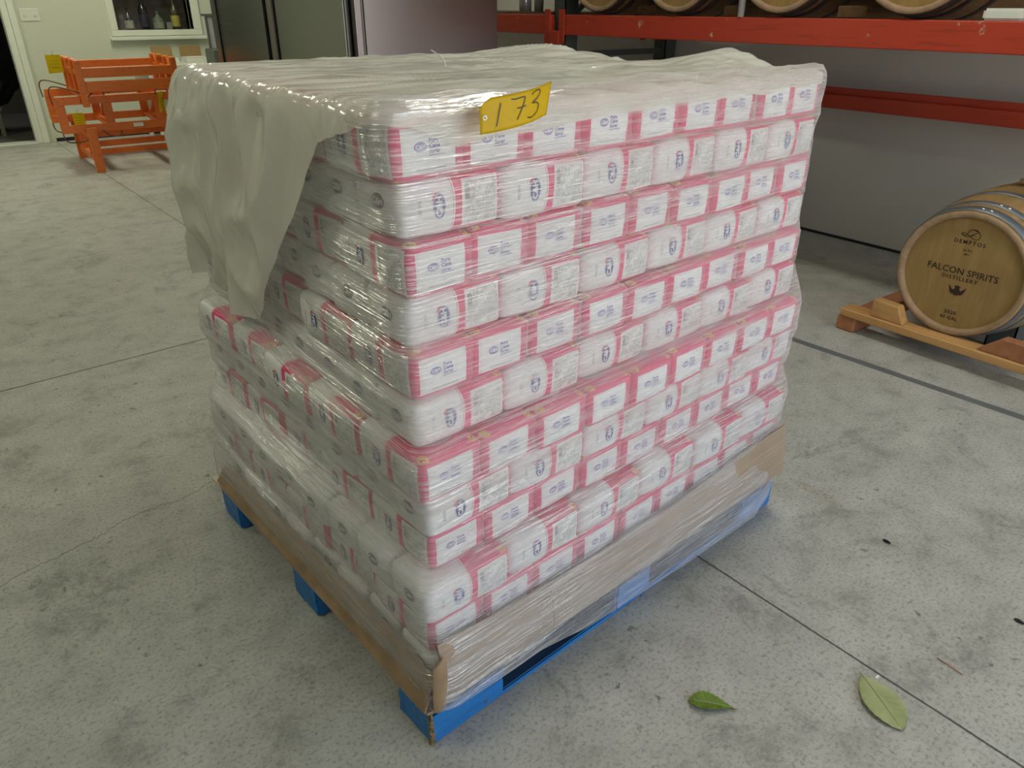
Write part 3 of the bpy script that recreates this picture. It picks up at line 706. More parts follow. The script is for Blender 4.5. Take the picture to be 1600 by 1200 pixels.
# ---- skid under it
sk = empty('barrel_skid', (3.02, 1.2, 0), label='low wooden skid cradling the lettered barrel', cat='skid')
for x0 in (.0, .82):
    part('rail', sk, M_skid, lambda bm: box(bm, x0, x0+.09, -1.0, .405, .066, .101, .004))
for yy in (.33, -.75):
    part('cross_block', sk, M_skid2, lambda bm: box(bm, .005, .90, yy, yy+.085, 0, .066, .005))
for x0 in (.012, .83):
    for y0, y1, h_ in ((.13, .275, .075), (-.50, -.165, .070)):
        def ch(bm, y0=y0, y1=y1, h_=h_, x0=x0):
            zt = .1015
            inner = y0 if y1 > 0 and y0 > 0 else y1
            if y0 > 0: poly = [(y0, zt), (y1, zt), (y1, zt+h_), (y0+.035, zt+h_*.95)]
            else: poly = [(y0, zt), (y1, zt), (y1-.08, zt+h_), (y0, zt+h_)]
            A = [bm.verts.new((x0, y, z)) for y, z in poly]; B = [bm.verts.new((x0+.05, y, z)) for y, z in poly]
            bm.faces.new(A); bm.faces.new(B[::-1])
            for i in range(4): bm.faces.new((A[i], B[i], B[(i+1) % 4], A[(i+1) % 4]))
            bmesh.ops.recalc_face_normals(bm, faces=bm.faces[:]); bmesh.ops.bevel(bm, geom=bm.edges[:], offset=.003, segments=1, affect='EDGES')
        part('chock', sk, M_skid if y0 > 0 else M_skid2, ch)

# ---- barrels lying on the rack
lab = ['oak barrel on the red rack, nearest and farthest right of the four', 'oak barrel on the red rack, second from the right edge',
       'oak barrel on the red rack, third from the right edge', 'oak barrel on the red rack beside the dark post']
for k, yy in enumerate((1.715, 2.335, 2.965, 3.56)):
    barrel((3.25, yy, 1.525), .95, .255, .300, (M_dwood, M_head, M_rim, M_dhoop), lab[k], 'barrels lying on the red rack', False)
for yy, l_ in ((2.02, 'wooden saddle board on the red rack between the two nearest barrels'), (2.65, 'wooden saddle board on the red rack between the middle barrels'), (3.26, 'wooden saddle board on the red rack between the two farthest barrels')):
    bm = bmesh.new(); box(bm, 3.35, 4.2, yy-.07, yy+.07, 1.251, 1.30, .004)
    tag(mk('saddle_board', bm, M_dwood), l_, 'wooden board', 'boards between the rack barrels')
bm = bmesh.new(); box(bm, 3.27, 3.36, 1.30, 1.44, 1.251, 1.292, .008, seg=2)
tag(mk('plastic_tray', bm, M_white), 'small white plastic tray on the red beam at the upper right', 'tray')
o = empty('sample_tube', (3.27, 2.55, 1.251), label='clear tube standing on the red beam between barrels', cat='tube')
part('glass_tube', o, flat('clear_acrylic', (.45, .47, .47), .1, spec=.9), lambda bm: lathe(bm, [(0, 0), (.016, 0), (.016, .35), (0, .35)], 16))
for yy, h_, rr in ((4.35, .20, .03), (4.50, .13, .04)):
    o = empty('glass_jug', (3.45, yy, 1.251), label='clear glass jug on the rack beside the post' if h_ > .15 else 'short clear glass jar on the rack left of the jug', cat='jug')
    part('glass_body', o, flat('dim_clear_glass', (.22, .22, .21), .08, spec=.9), lambda bm: lathe(bm, [(0, 0), (rr, 0), (rr*1.1, h_*.6), (rr*.5, h_*.8), (rr*.5, h_), (0, h_)], 18))
bm = bmesh.new(); box(bm, 3.31, 4.25, 4.05, 6.6, 1.2505, 1.262); tag(mk('shelf_board', bm, M_dwood), 'dark board laid over the rack beams left of the post', 'board')

# ================================================================== the pallet
pl = empty('shipping_pallet', O, (0, 0, YAW), label='blue painted block pallet under the wrapped stack of bags', cat='pallet')
LA, LB = 1.205, 1.008
def rough_box(bm, x0, x1, y0, y1, z0, z1, n=5, amp=.0025, bev=.006, seed=0):
    t = bmesh.new(); box(t, x0, x1, y0, y1, z0, z1, bev, seg=2)
    bmesh.ops.subdivide_edges(t, edges=[e for e in t.edges if e.calc_length() > .03], cuts=n, use_grid_fill=True)
    for v in t.verts: v.co += Vector((noise.noise(v.co*40+Vector((seed, 0, 0))), noise.noise(v.co*40+Vector((0, seed+3, 0))), noise.noise(v.co*40+Vector((0, 0, seed+7)))*.5))*amp
    add(bm, t)
blocks = {}
for i, (a0, a1) in enumerate(((0, .185), (.535, .66), (1.045, LA))):
    for j, (b0, b1) in enumerate(((0, .115), (.455, .575), (.893, LB))):
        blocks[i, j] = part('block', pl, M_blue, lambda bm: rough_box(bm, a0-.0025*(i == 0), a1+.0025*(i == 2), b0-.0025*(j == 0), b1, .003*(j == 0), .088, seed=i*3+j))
# splintered end grain on the near block
def sliver(bm):
    box(bm, -.0045, .0035, -.0045, .0045, .004, .098, .001)
    bmesh.ops.subdivide_edges(bm, edges=[e_ for e_ in bm.edges if e_.calc_length() > .03], cuts=22)
    for v in bm.verts: v.co += Vector((noise.noise(v.co*170), noise.noise(v.co*150+Vector((3, 3, 3))), 0))*.005
part('bare_wood', blocks[0, 0], M_rawwood, sliver)
for b0, b1 in ((.0, .10), (.46, .57), (.905, LB)):
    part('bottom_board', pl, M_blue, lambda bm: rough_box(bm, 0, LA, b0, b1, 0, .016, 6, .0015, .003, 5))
for a0, a1 in ((0, .11), (.545, .655), (1.09, LA)):
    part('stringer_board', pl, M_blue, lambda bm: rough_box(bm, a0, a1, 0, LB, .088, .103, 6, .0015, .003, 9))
for k in range(7):
    b0 = k*(LB-.10)/6
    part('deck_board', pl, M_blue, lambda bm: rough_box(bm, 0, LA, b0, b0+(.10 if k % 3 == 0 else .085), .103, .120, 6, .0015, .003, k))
# chalky stencil marks on the middle and far blocks of the right side
def scribble(x0, x1, z0, z1, rows, seed):
    def f(bm):
        rr = random.Random(seed)
        for k in range(rows):
            z = z1 - (k+.5)*(z1-z0)/rows; x = x0
            while x < x1-.006:
                w_ = rr.uniform(.004, .008); t = bmesh.new(); h_ = (z1-z0)/rows*.62
                ribbon(t, [(x, z-h_*rr.uniform(.2, .5)), (x+w_*.4, z+h_*rr.uniform(.2, .5)), (x+w_, z-h_*rr.uniform(.1, .5))], .0016); put(bm, t, Matrix(((1, 0, 0, 0), (0, 0, -1, .0006), (0, 1, 0, 0), (0, 0, 0, 1))))
                x += w_ + rr.uniform(.001, .006)
    return f
part('stencil_mark', blocks[1, 0], M_stencil, scribble(.56, .635, .042, .082, 3, 2))
part('stencil_mark', blocks[2, 0], M_stencil, scribble(1.06, 1.13, .038, .076, 2, 5))

# ================================================================== sugar bags
ZB, TH, NL = .125, .0867, 12
A0 = [.012, .030, .034, .036, .032, .030, .014, .030, .042, .008, .020, .020]
B0 = [.032, .042, .045, .050, .040, .040, .006, .020, .034, .002, .012, .004]
A1 = [1.150, 1.165, 1.175, 1.185, 1.185, 1.190, 1.185, 1.200, 1.205, 1.185, 1.195, 1.195]
SL = [.088, .070, .065, .062, .058, .055, .025, .020, .020, .012, .010, .005]   # lean of the left face along b
BW, BL = .1185, .196
def bag_mesh():
    hx, hy, hz = BL/2, .0605, .0425
    bm = bmesh.new()
    def lin(n): return [(-1 + 2*i/n) for i in range(n+1)]
    def surf(c):
        p = Vector((c[0]*hx, c[1]*hy, c[2]*hz))
        r = .0135
        inner = Vector((max(-hx+r, min(hx-r, p.x)), max(-hy+r, min(hy-r, p.y)), max(-hz+r, min(hz-r, p.z))))
        d = p - inner
        if d.length > 1e-9:
            k = max(abs(d.x), abs(d.y), abs(d.z)); q = inner + d.normalized()*k if d.length else p
        else: q = p
        u, v_, w_ = q.x/hx, q.y/hy, q.z/hz
        bul = .0035
        q = q + Vector((bul*(u if abs(u) > .9 else 0)*(1-v_*v_)*(1-w_*w_), bul*1.0*v_*(1-w_*w_)*(1-u**4), bul*.6*w_*(1-v_*v_)*(1-u**4)))
        flapn = max(0, -u-.55)/.45                               # the folded top end is softer and slimmer
        q.y *= 1-.035*flapn**2; q.z *= 1-.06*flapn**2
        q += Vector((noise.noise(q*24), noise.noise(q*24+Vector((5, 0, 0))), noise.noise(q*24+Vector((0, 9, 0)))))*.0016
        return q
    nx, ny, nz = 20, 14, 12
    cache = {}
    def vert(c):
        k = tuple(round(t, 4) for t in c)
        if k not in cache: cache[k] = bm.verts.new(surf(c))
        return cache[k]
    for ax, s in ((0, 1), (0, -1), (1, 1), (1, -1), (2, 1), (2, -1)):
        o1, o2 = [t for t in (0, 1, 2) if t != ax]; n1, n2 = (nx, ny, nz)[o1], (nx, ny, nz)[o2]
        g1 = [math.sin(t*PI/2)*.35 + t*.65 for t in lin(n1)]; g2 = [math.sin(t*PI/2)*.35 + t*.65 for t in lin(n2)]
        mi = {(0, 1): 2, (0, -1): 3, (1, 1): 0, (1, -1): 0, (2, 1): 1, (2, -1): 1}[ax, s]
        for i in range(n1):
            for j in range(n2):
                cs = []
                for di, dj in ((0, 0), (1, 0), (1, 1), (0, 1)):
                    c = [0, 0, 0]; c[ax] = s; c[o1] = g1[i+di]; c[o2] = g2[j+dj]; cs.append(vert(c))
                try: f = bm.faces.new(cs); f.material_index = mi; f.smooth = True
                except ValueError: pass
    bmesh.ops.recalc_face_normals(bm, faces=bm.faces[:])
    bm.faces.ensure_lookup_table()
    bvh = BVHTree.FromBMesh(bm)
    def decal(t, org, right, up, mi, off=.0005):
        """project flat art (XY) on the bag: point = org + x*right + y*up, shot along -(right x up)"""
        right, up = Vector(right), Vector(up); n = right.cross(up).normalized(); bad = []
        for v in t.verts:
            p = Vector(org) + right*v.co.x + up*v.co.y + n*.2
            hit = bvh.ray_cast(p, -n)
            if hit[0] is None: bad.append(v); continue
            v.co = hit[0] + n*off
        if bad: bmesh.ops.delete(t, geom=bad, context='VERTS')
        for f in t.faces: f.material_index = mi; f.smooth = True
        add(bm, t)
    def disc(rx, ry, n=18):
        t = bmesh.new(); c = t.verts.new((0, 0, 0)); ring = [t.verts.new((math.cos(2*PI*k/n)*rx, math.sin(2*PI*k/n)*ry, 0)) for k in range(n)]
        for k in range(n): t.faces.new((c, ring[k], ring[(k+1) % n]))
        return t
    # badges on the two sides: letters' up points to the flap end (-X)
    for s in (-1, 1):
        rt = (0, 0, 1) if s < 0 else (0, 0, -1); up = (-1, 0, 0)
        # outward normal must be right x up
        if Vector(rt).cross(Vector(up)).y*s < 0: rt = tuple(-t for t in rt)
        og = (-.028, 0, 0)
        decal(disc(.0190, .0125), og, rt, up, 5, .0004); decal(disc(.0172, .0107), og, rt, up, 4, .0007)
        decal(text_bm('C&H', .0150, 0, .0006), og, rt, up, 6, .0010)
        t = bmesh.new(); ribbon(t, [(.010, .0125), (.0155, .0095), (.019, .004)], .003); decal(t, og, rt, up, 8, .0009)
    # label end (+X): on the side normal +X, right = +Y, up = +Z
    rt, up = (0, 1, 0), (0, 0, 1)
    decal(disc(.0100, .0068), (0, -.020, .004), rt, up, 7, .0005); decal(text_bm('C&H', .0078, 0, .0003), (0, -.020, .004), rt, up, 6, .0009)
    decal(text_bm('Pure', .0085, 0, .0003), (0, .002, .0110), rt, up, 7); decal(text_bm('Cane', .0085, 0, .0003), (0, .003, .0040), rt, up, 7); decal(text_bm('Sugar', .0085, 0, .0003), (0, .003, -.0030), rt, up, 7)
    t = bmesh.new(); ribbon(t, [(-.010, 0), (.015, .0005)], .0012); decal(t, (0, .003, -.0085), rt, up, 7)
    # flap end (-X)
    rt, up = (0, -1, 0), (0, 0, 1)
    decal(disc(.0165, .0115), (0, -.012, .010), rt, up, 9, .0005); decal(text_bm('C&H', .0135, 0, .0006), (0, -.012, .010), rt, up, 6, .0009)
    me = bpy.data.meshes.new('sugar_bag'); bm.to_mesh(me); bm.free()
    for x in (BM['side'], BM['broad'], BM['end'], BM['flap'], M_badge, M_ring, M_badget, M_purple, M_redp, M_dkbadge): me.materials.append(x)
    return me
bagme = bag_mesh()
ORD = ['first', 'second', 'third', 'fourth', 'fifth', 'sixth', 'seventh', 'eighth', 'ninth', 'tenth', 'eleventh', 'twelfth']
def bag(k, a, b, axis_b, label, group, sc=1.0):
    o = bpy.data.objects.new('sugar_bag', bagme); COL.objects.link(o)
    z = ZB + TH*(NL-1-k) + TH/2
    rz = (-PI/2 if axis_b else 0) + rnd.gauss(0, .012)
    o.matrix_world = PM @ Matrix.Translation((a, b, z + rnd.uniform(-.0012, .0012))) @ Matrix.Rotation(rz, 4, 'Z') @ Matrix.Rotation(rnd.gauss(0, .010), 4, 'X') @ Matrix.Rotation(rnd.gauss(0, .008), 4, 'Y') @ Matrix.Diagonal((sc, 1.0, 1.0, 1))
    tag(o, label, 'sugar bag', group)
    return o
for k in range(NL):
    lay = ORD[k] + ' layer from the top'
    if k % 2 == 0:                                                # bags lie along b, label ends on the right face
        n, nb = 9, 5; pw = (A1[k]-A0[k])/n; pl_ = .198
        for i in range(n):
            for j in range(nb):
                if i > 0 and j > 0: continue
                a = A0[k] + pw*(i+.5) + SL[k]*(j+.5)*pl_*(1 if i == 0 else 0); b = B0[k] + pl_*(j+.5)
                if j > 0: a += rnd.uniform(-.008, .006)
                sy = pw/.1225
                if j == 0:
                    b += rnd.uniform(-.004, .004)
                    lb_ = 'pink-framed bag end, %s, %s from near corner' % (lay, ORD[i]) if i else 'pink-ended sugar bag at the near corner, %s' % lay
                else: lb_ = 'bag side on the left face, %s, %s from near corner' % (lay, ORD[j])
                o = bag(k, a, b, True, lb_, 'sugar bags on the pallet')
                o.matrix_world = o.matrix_world @ Matrix.Diagonal((1, sy, 1, 1))
    else:                                                         # bags lie along a, flap ends on the left face
        n, nb = 6, 8; pl_ = (A1[k]-A0[k])/n; pw = .1235
        for i in range(n):
            for j in range(nb):
                if i > 0 and j > 0: continue
                b = B0[k] + pw*(j+.5); a = A0[k] + pl_*(i+.5) + SL[k]*(j+.5)*pw*(1 if i == 0 else 0) + (rnd.uniform(-.007, .007) if i == 0 and j else 0)
                if j == 0:
                    b += rnd.uniform(-.003, .003)
                    lb_ = 'bag side on the right face, %s, %s from near corner' % (lay, ORD[i]) if i else 'white-cornered sugar bag at the near corner, %s' % lay
                else: lb_ = 'white bag end on the left face, %s, %s from near corner' % (lay, ORD[j])
                bag(k, a, b, False, lb_, 'sugar bags on the pallet', pl_/.198)

# ================================================================== stretch film
ZT = ZB + TH*NL
def topz(a, b):
    z = ZT + .008
    def g(ca, cb, ra, rb, h): return h*math.exp(-((a-ca)/ra)**2-((b-cb)/rb)**2)
    z += g(1.09, .84, .13, .16, .020) + g(1.13, .25, .10, .07, .022) + g(1.02, .27, .13, .10, .014) + g(.62, .5, .4, .3, .004)
    z -= g(1.17, .55, .25, .13, .012) + g(.95, .98, .05, .05, .004)
    z += noise.noise(Vector((a*4, b*8, 0)))*.005 + (.006-abs(noise.noise(Vector((a*5+4, b*15+a*3, 3))))*.016)
    return z
def ext(z):
    """extents of the load at height z: tented over whatever sticks out"""
    best = [9, 9, -9, 9]
    for k in range(NL):
        z1 = ZT - TH*k; z0 = z1 - TH; m_ = .007
        d = max(0, z0 + m_ - z, z - z1 + m_)
        pen = (d*.30 + 8*max(0, .012-abs(z-(z0 if abs(z-z0) < abs(z-z1) else z1)))**2*3) if d > 0 else 0
        pen = d*.42
        best[0] = min(best[0], A0[k]+pen); best[1] = min(best[1], B0[k]+pen); best[2] = max(best[2], A1[k]-pen); best[3] = min(best[3], SL[k]+pen*0)
    # interpolated lean
    kf = max(0, min(NL-1.001, (ZT - z)/TH - .5)); k0 = int(kf); sl = SL[k0]*(1-(kf-k0)) + SL[min(NL-1, k0+1)]*(kf-k0)
    return best[0], best[1], best[2], sl
def loop(z, off, N=None):
    """closed list of (a, b, n_a, n_b, s) round the load, starting at the far end of the left face"""
    a0, b0, a1, sl = ext(z); b1 = B0[0] + .975; r = .022 + off
    a0 -= off; b0 -= off; a1 += off*.3; b1 += off
    out = []; s = 0
    def seg(p, q, n, cnt, left=False):
        for i in range(cnt):
            t = i/cnt; out.append((p[0]+(q[0]-p[0])*t, p[1]+(q[1]-p[1])*t, n[0], n[1]))
    def arc(cx, cy, t0, cnt=8):
        for i in range(cnt):
            t = t0 + PI/2*i/cnt; out.append((cx+math.cos(t)*r, cy+math.sin(t)*r, math.cos(t), math.sin(t)))
    aL = a0 + sl*1.0
    seg((aL, b1-r), (a0, b0+r), (-1, 0), 70); arc(a0+r, b0+r, PI)
    seg((a0+r, b0), (a1-r, b0), (0, -1), 90); arc(a1-r, b0+r, 1.5*PI)
    seg((a1, b0+r), (a1, b1-r), (1, 0), 40); arc(a1-r, b1-r, 0)
    seg((a1-r, b1), (aL+r, b1), (0, 1), 40); arc(aL+r, b1-r, PI/2)
    return out
def interp(xs, ys, x):
    if x <= xs[0]: return ys[0]
    for i in range(1, len(xs)):
        if x <= xs[i]:
            t = (x-xs[i-1])/(xs[i]-xs[i-1]); return ys[i-1]+(ys[i]-ys[i-1])*t
    return ys[-1]
def zlow(a, b):                                                   # lower edge of the film
    if b < .06: return interp([0, .25, .4, .8, 1.2], [.125, .118, .085, .060, .052], a)
    return .128
bm = bmesh.new(); uvl = bm.loops.layers.uv.new('UVMap')
NZ = 118; rings = []
for j in range(NZ+7):
    t = min(1, j/NZ); ring = []; lip = max(0, j-NZ)
    base = loop(.5, .007)
    ring_pts = []
    zz = .128 + (ZT-.004-.128)*t
    L_ = loop(min(zz, ZT-.004), .011 + .006*max(0, min(1, (zz-1.05)/.08)))
    s = 0; prev = None
    for i, (a, b, na, nb_) in enumerate(L_):
        z = zz
        if j == 0 or zz < .30:
            zl = zlow(a, b); z = zl + (zz-.128)/(.30-.128)*(.30-zl) if zz < .30 else zz
        if prev: s += math.hypot(a-prev[0], b-prev[1])
        prev = (a, b)
        n = noise.noise(Vector((s*5, z*26, 1)))*.0022 + noise.noise(Vector((s*14, z*70, 4)))*.0010
        out_ = 0
        if z < .30:                                               # film goes over the outside of the cardboard skirt
            out_ = (.30-z)/.10*.022 if z > .20 else .022+(.20-z)*.22
            if nb_ < -.5: out_ = min(out_, .034) + .004
            elif na < -.5: out_ = min(out_, .020) + .002
            else: out_ = min(out_, .004)
            if nb_ < 0: out_ *= max(.15, min(1, (1.2-a)/.15))
        over = 1 if (nb_ < -.3 and a < 1.12) or b < .12 else 0
        if lip: out_ = -.010*lip**1.25; z = topz(a+na*out_, b+nb_*out_) + (.005 + .004*math.sin(lip/6*PI) if over else -.016)
        elif t > .97: z += (.007 if over else -.010)*(t-.97)/.03
        ring.append((bm.verts.new((a+na*(n+out_), b+nb_*(n+out_), z)), s if not lip else s))
    rings.append(ring)
for j in range(NZ+6):
    A, B = rings[j], rings[j+1]; n = len(A)
    for i in range(n-1):
        f = bm.faces.new((A[i][0], A[i+1][0], B[i+1][0], B[i][0])); f.smooth = True
        for lp, (vv, s), jj in zip(f.loops, (A[i], A[i+1], B[i+1], B[i]), (j, j, j+1, j+1)): lp[uvl].uv = (s, vv.co.z if jj <= NZ else ZT + .010*(jj-NZ))
bm.transform(PM)
o = mk('stretch_wrap', bm, M_film, smooth=True)
tag(o, 'clear streaky stretch wrap wound around the stack of sugar bags', 'plastic wrap')

# ================================================================== milky plastic sheet over the top
def edge_loop():
    a0, b0, a1, b1 = .004, .026, 1.138, 1.035
    out = []; r = .03; aL = a0+.086
    def seg(p, q, n, cnt):
        for i in range(cnt): t = i/cnt; out.append((p[0]+(q[0]-p[0])*t, p[1]+(q[1]-p[1])*t, n[0], n[1]))
    def arc(cx, cy, t0, cnt=9):
        for i in range(cnt):
            t = t0+PI/2*i/cnt; out.append((cx+math.cos(t)*r, cy+math.sin(t)*r, math.cos(t), math.sin(t)))
    seg((aL, b1-r), (a0, b0+r), (-1, -.07), 110); arc(a0+r, b0+r, PI)
    seg((a0+r, b0), (a1-r, b0), (0, -1), 110); arc(a1-r, b0+r, 1.5*PI)
    seg((a1, b0+r), (a1, b1-r), (1, 0), 60); arc(a1-r, b1-r, 0)
    seg((a1-r, b1), (aL+r, b1), (0, 1), 70); arc(aL+r, b1-r, PI/2, 14)
    return out
EL = edge_loop()
def hem(a, b, na, nb_):
    if nb_ < -.6: return interp([0, .05, .12, .20, .30, .45, .8, 1.2], [.010, .018, .046, .042, .034, .028, .022, .020], a)     # right face
    if na < -.5:                                                                                                     # left face
        return interp([.02, .05, .10, .16, .20, .235, .33, .44, .53, .60, .66, .72, .80, 1.05], [.010, .012, .022, .042, .055, .085, .19, .30, .40, .455, .48, .485, .49, .45], b)
    if nb_ > .5: return interp([0, .25, .5, 1.2], [.50, .40, .15, .08], a)
    return .06
bm = bmesh.new(); N = len(EL); NR = 46; MS = 44
cen = (.56, .54); ringsT = []
for j in range(NR+1):
    t = (j/NR)**.8; ring = []
    for a, b, na, nb_ in EL:
        pa_, pb_ = cen[0]+(a-cen[0])*t, cen[1]+(b-cen[1])*t
        z = topz(pa_, pb_)
        ring.append((pa_, pb_, z - (.006*max(0, t-.97)/.03)))
    ringsT.append(ring)
def sstep(x): x = max(0, min(1, x)); return x*x*(3-2*x)
cum = [0]
for i in range(1, N): cum.append(cum[-1] + math.hypot(EL[i][0]-EL[i-1][0], EL[i][1]-EL[i-1][1]))
for j in range(1, MS+1):
    ring = []
    for i, (a, b, na, nb_) in enumerate(EL):
        L_ = hem(a, b, na, nb_); d = L_*j/MS; z0 = ringsT[NR][i][2]; s = cum[i]
        long_ = sstep((L_-.08)/.25)
        off = .005 + (.012 if na < 0 and b > .1 else .003)*(1-math.exp(-d/.02))
        corner = sstep((b-.45)/.5) if na < 0 or nb_ > .5 and a < .5 else 0
        if nb_ > .5: corner *= sstep((.55-a)/.4)
        off += long_*corner*.020*math.sin(min(1, d/.36)*PI*.82)
        fold = math.sin(s*10+d*6+1.2)*.9 + noise.noise(Vector((s*4+d*3, d*2.0, 2)))*1.0
        off += long_*fold*.016*sstep(d/.14) + noise.noise(Vector((s*10, d*7, 8)))*.0022
        # diagonal creases radiating from the upper edge
        cr_ = abs(noise.noise(Vector((s*4.5+d*3.5, d*4.5-s*2.0, 5))))
        off += long_*(.012-.055*cr_)*sstep(d/.05)
        # inner side of the flap gathers toward its tip
        ring.append((a+na*off, b+nb_*off, z0 - .003 - d + (noise.noise(Vector((s*6, 1, 1)))*.010*(j/MS) if L_ > .1 else noise.noise(Vector((s*9, 1, 1)))*.005*(j/MS))))
    ringsT.append(ring)
V = [[bm.verts.new(p) for p in rg] for rg in ringsT]
for j in range(len(V)-1):
    for i in range(N):
        bm.faces.new((V[j][i], V[j][(i+1) % N], V[j+1][(i+1) % N], V[j+1][i]))
bmesh.ops.remove_doubles(bm, verts=bm.verts[:], dist=1e-6); bmesh.ops.recalc_face_normals(bm, faces=bm.faces[:])
bm.transform(PM)
o = mk('plastic_cover', bm, M_sheet, smooth=True)
tag(o, 'milky plastic sheet draped over the stack, hanging low at the left', 'plastic sheet')
# stray film tail standing up on top
bm = bmesh.new(); tube(bm, [W(*p) for p in smooth_pts([(.48, .52, ZT+.012), (.50, .56, ZT+.03), (.50, .60, ZT+.045)], 5)], .0012, 5)
tag(mk('film_tail', bm, M_white), 'thin loose plastic thread standing up on the sheet', 'plastic thread')

# ================================================================== yellow lot tag 173
lt = empty('lot_tag', PM @ Vector((.136, .004, 1.139)), (0, 0, YAW), label='yellow cardboard tag marked 173 stuck to the front of the sheet', cat='tag')
TW, TH_ = .121, .046
def tagpt(u, v, off=0):                                           # u 0..1 left to right, v 0..1 bottom to top
    x = TW*u; z = TH_*v + .0165*u - .002*math.sin(u*PI); y = -.012 - .010*math.sin(u*PI*.9) - .010*u*v - off - .004
    return Vector((x, y, z))
def tf(bm):
    nu, nv = 22, 10
    G = [[None]*(nv+1) for _ in range(nu+1)]
    for i in range(nu+1):
        for j in range(nv+1):
            u, v = i/nu, j/nv
            if v > .55 and u < .14:                                # clipped, rounded upper left corner
                v = .55 + (v-.55)*(1-.55*((.14-u)/.14)**1.6)
            G[i][j] = bm.verts.new(tagpt(u, v))
    for i in range(nu):
        for j in range(nv): bm.faces.new((G[i][j], G[i+1][j], G[i+1][j+1], G[i][j+1]))
    bmesh.ops.solidify(bm, geom=bm.faces[:], thickness=-.0008)
part('card', lt, M_ytag, tf, True)
def stroke(pts, w_=.0015):
    def f(bm):
        P = smooth_pts([(x, y, 0) for x, y in pts], 6)
        t = bmesh.new(); ribbon(t, [(p.x*TW/ TH_, p.y) for p in P], w_/TH_)
        for v in t.verts:
            u, vv = v.co.x*TH_/TW, v.co.y
            v.co = tagpt(u, vv, .0013)
        add(bm, t)
    part('ink_stroke', lt, M_ink, f)
stroke([(.245, .80), (.222, .48), (.20, .16)])
stroke([(.375, .86), (.42, .83), (.50, .84), (.565, .82), (.55, .62), (.51, .38), (.475, .22)])
stroke([(.46, .56), (.52, .55), (.59, .57)])
stroke([(.665, .83), (.72, .90), (.785, .90), (.80, .80), (.76, .68), (.69, .58), (.75, .56), (.80, .46), (.785, .27), (.70, .16), (.63, .20)])
def eye(bm):
    t = bmesh.new(); n = 14
    for k in range(n):
        a, b_ = 2*PI*k/n, 2*PI*(k+1)/n
        f = t.faces.new([t.verts.new((math.cos(q)*r, math.sin(q)*r, 0)) for q, r in ((a, .0014), (a, .0034), (b_, .0034), (b_, .0014))])
    for v in t.verts:
        u, vv = .055 + v.co.x/TW, .46+v.co.y/TH_; v.co = tagpt(u, vv, .0014)
    add(bm, t)
part('eyelet', lt, M_paper, eye)

# ================================================================== cardboard skirt
def strip(bm, fn, nu, nv, th=.004):
    G = [[bm.verts.new(fn(i/nu, j/nv)) for j in range(nv+1)] for i in range(nu+1)]
    for i in range(nu):
        for j in range(nv): bm.faces.new((G[i][j], G[i+1][j], G[i+1][j+1], G[i][j+1]))
    bmesh.ops.recalc_face_normals(bm, faces=bm.faces[:]); bmesh.ops.solidify(bm, geom=bm.faces[:], thickness=th)
def rflap(a_lo, a_hi):
    def fn(u, v):
        a = a_lo+(a_hi-a_lo)*u
        zt = interp([0, .12, .27, .48, .70, .90, 1.0, 1.2], [.266, .256, .246, .238, .240, .256, .268, .276], a) + noise.noise(Vector((a*9, 0, 0)))*.003
        zb = interp([0, .15, .55, 1.2], [.128, .128, .126, .130], a) - (.01 if u == 1 and a_hi > 1.1 else 0)
        z = zb + (zt-zb)*v
        b = -.010 - .016*(1-v) + noise.noise(Vector((a*6, v*2, 1)))*.003 - .006*math.sin(v*PI)
        return Vector((a, b, z))
    return fn
cs = empty('cardboard_skirt', O, (0, 0, YAW), label='brown cardboard flaps folded up round the foot of the stack', cat='cardboard')
part('right_flap', cs, M_card, lambda bm: strip(bm, rflap(.302, 1.196), 60, 8))
part('right_flap', cs, M_card, lambda bm: strip(bm, rflap(.018, .300), 26, 8))
def lflap(u, v):
    b = -.016 + .985*u
    zt = interp([0, .1, .24, .5, .83, 1.03], [.186, .202, .200, .186, .178, .172], b) + noise.noise(Vector((b*8, 3, 0)))*.004
    zb = interp([0, .11, .5, 1.03], [.124, .124, .130, .134], b)
    z = zb+(zt-zb)*v
    a = -.002 - .022*(1-v)**1.2 + noise.noise(Vector((b*7, v*3, 2)))*.003 + .006*b
    if v > .75: a += (v-.75)*.05
    return Vector((a, b, z))
part('left_flap', cs, M_card2, lambda bm: strip(bm, lflap, 70, 8))
def curl(u, v):                                                   # torn, curled corner piece
    ang = -.9 + 2.4*u; r = .020 + .004*math.sin(v*PI)
    return Vector((.004 + math.sin(ang)*r*.9 + .004*v, -.020 - math.cos(ang)*r*.7, .128 + .128*v*(1-.15*abs(u-.5)*2)))
part('torn_corner', cs, M_card2, lambda bm: strip(bm, curl, 12, 12, .003))
part('slip_sheet', cs, M_card, lambda bm: box(bm, -.02, 1.2, -.02, 1.01, .1205, .1245))

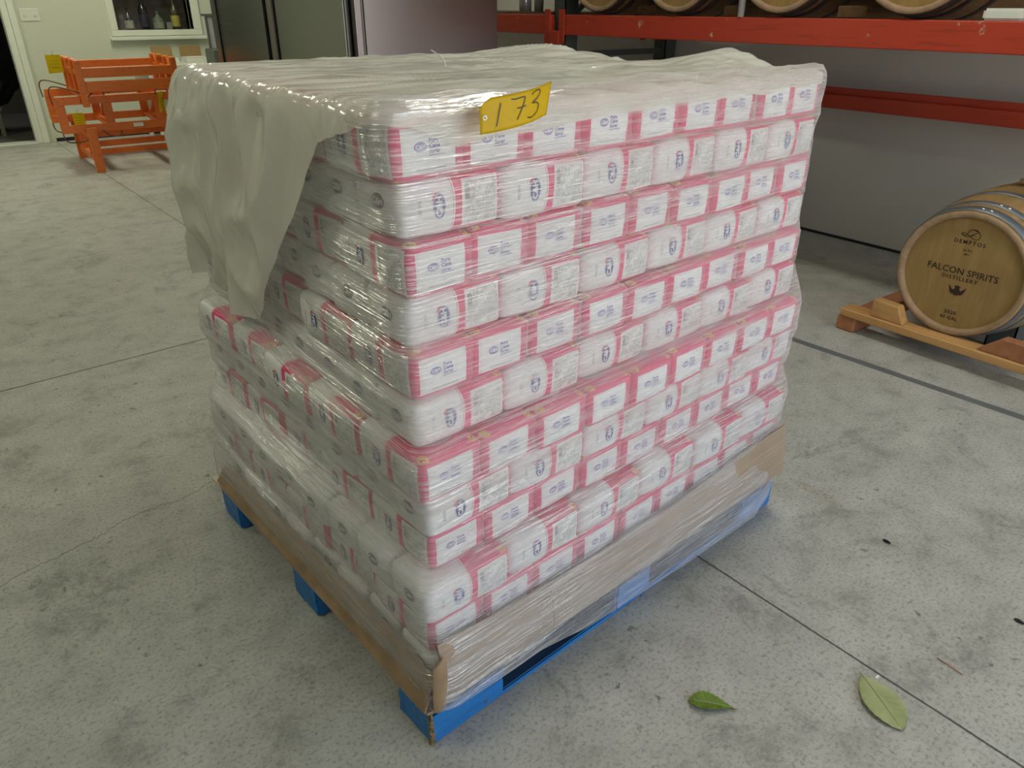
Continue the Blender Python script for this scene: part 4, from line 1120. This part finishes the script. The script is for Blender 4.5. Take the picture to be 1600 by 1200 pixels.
# ================================================================== leaves and twig
def leaf(name, base, tip, wmax, curlz, mat, label, twist=0, cup=.01, sk_=1.0):
    base, tip = Vector(base), Vector(tip); d = tip-base; L_ = d.length; x = d.normalized(); y = Vector((-x.y, x.x, 0))
    o = empty(name, base, label=label, cat='leaf')
    def f(bm):
        nu, nv = 26, 10; G = []
        for i in range(nu+1):
            u = i/nu; w_ = wmax*(math.sin(PI*u**sk_)**.7); row = []
            for j in range(-nv, nv+1):
                v = j/nv
                p = x*(L_*u) + y*(w_*v/2)
                vein = .0016*math.sin(u*62 - abs(v)*9)*min(1, abs(v)*3)
                z = .003 + curlz*math.sin(u*PI*1.0) + cup*abs(v)**1.6*(w_/wmax) + vein + .0015
                if twist: 
                    z += twist*max(0, u-.55)*(.5+v*.5)
                row.append(bm.verts.new(p + Vector((0, 0, z))))
            G.append(row)
        for i in range(nu):
            for j in range(2*nv):
                bm.faces.new((G[i][j], G[i+1][j], G[i+1][j+1], G[i][j+1]))
        bmesh.ops.remove_doubles(bm, verts=bm.verts[:], dist=1e-5)
        bmesh.ops.solidify(bm, geom=bm.faces[:], thickness=.0005)
    part('blade', o, mat, f, True)
    part('midrib', o, M_leafm, lambda bm: tube(bm, [x*(L_*(u/12*1.0 if u >= 0 else u*.02)) + Vector((0, 0, .0048 + curlz*math.sin(max(0, u/12)*PI) + (twist*max(0, u/12-.55)*.5 if twist else 0))) for u in range(-3, 12)], [.0012]*4+[.001]*8+[.0007]*3, 6))
M_leafm = flat('leaf_midrib', (.30, .33, .13), .5)
def leafmat():
    b = NB('dry_green_leaf'); v = b.coord('Object'); n = b.noise(v, 18, 4); 
    c = b.ramp(n, [(.3, (.25, .30, .11)), (.55, (.36, .39, .19)), (.78, (.46, .43, .24))])
    return b.done(b.bsdf(c, .5, 0, b.bump(n, .3, .002)))
M_leafd = leafmat()
leaf('fallen_leaf', (1.290, .460, 0), (1.226, .336, 0), .082, .003, M_leafd, 'large pale green leaf with ribbed veins on the floor by the joint', 0, .003, 1.12)
leaf('fallen_leaf', (.998, .568, 0), (.936, .640, 0), .044, .004, M_leafg, 'small bright green curled leaf on the floor near the pallet', 0, .007, 1.7)
bm = bmesh.new(); tube(bm, [(1.471, .387, .002), (1.4705, .36, .003), (1.469, .331, .002)], .0011, 5)
tag(mk('dry_twig', bm, M_skid2), 'thin dark twig lying on the concrete right of the joint', 'twig')

for px_, py_, l_ in ((1.767, .669, 'small dark chip on the concrete, farther from the large leaf'), (1.739, .326, 'small dark chip on the concrete near the right edge of the photo')):
    bm = bmesh.new(); bmesh.ops.create_icosphere(bm, subdivisions=2, radius=1)
    for v in bm.verts: v.co = Vector((px_ + v.co.x*.006, py_ + v.co.y*.012, .002+v.co.z*.003)) + Vector((1, 1, 0))*noise.noise(v.co*2)*.003
    tag(mk('dark_chip', bm, M_black), l_, 'chip')
bm = bmesh.new(); box(bm, 1.309, 1.321, .436, .441, .0, .002, .0005); tag(mk('paper_scrap', bm, M_paper), 'tiny white scrap beside the tip of the large leaf', 'scrap')
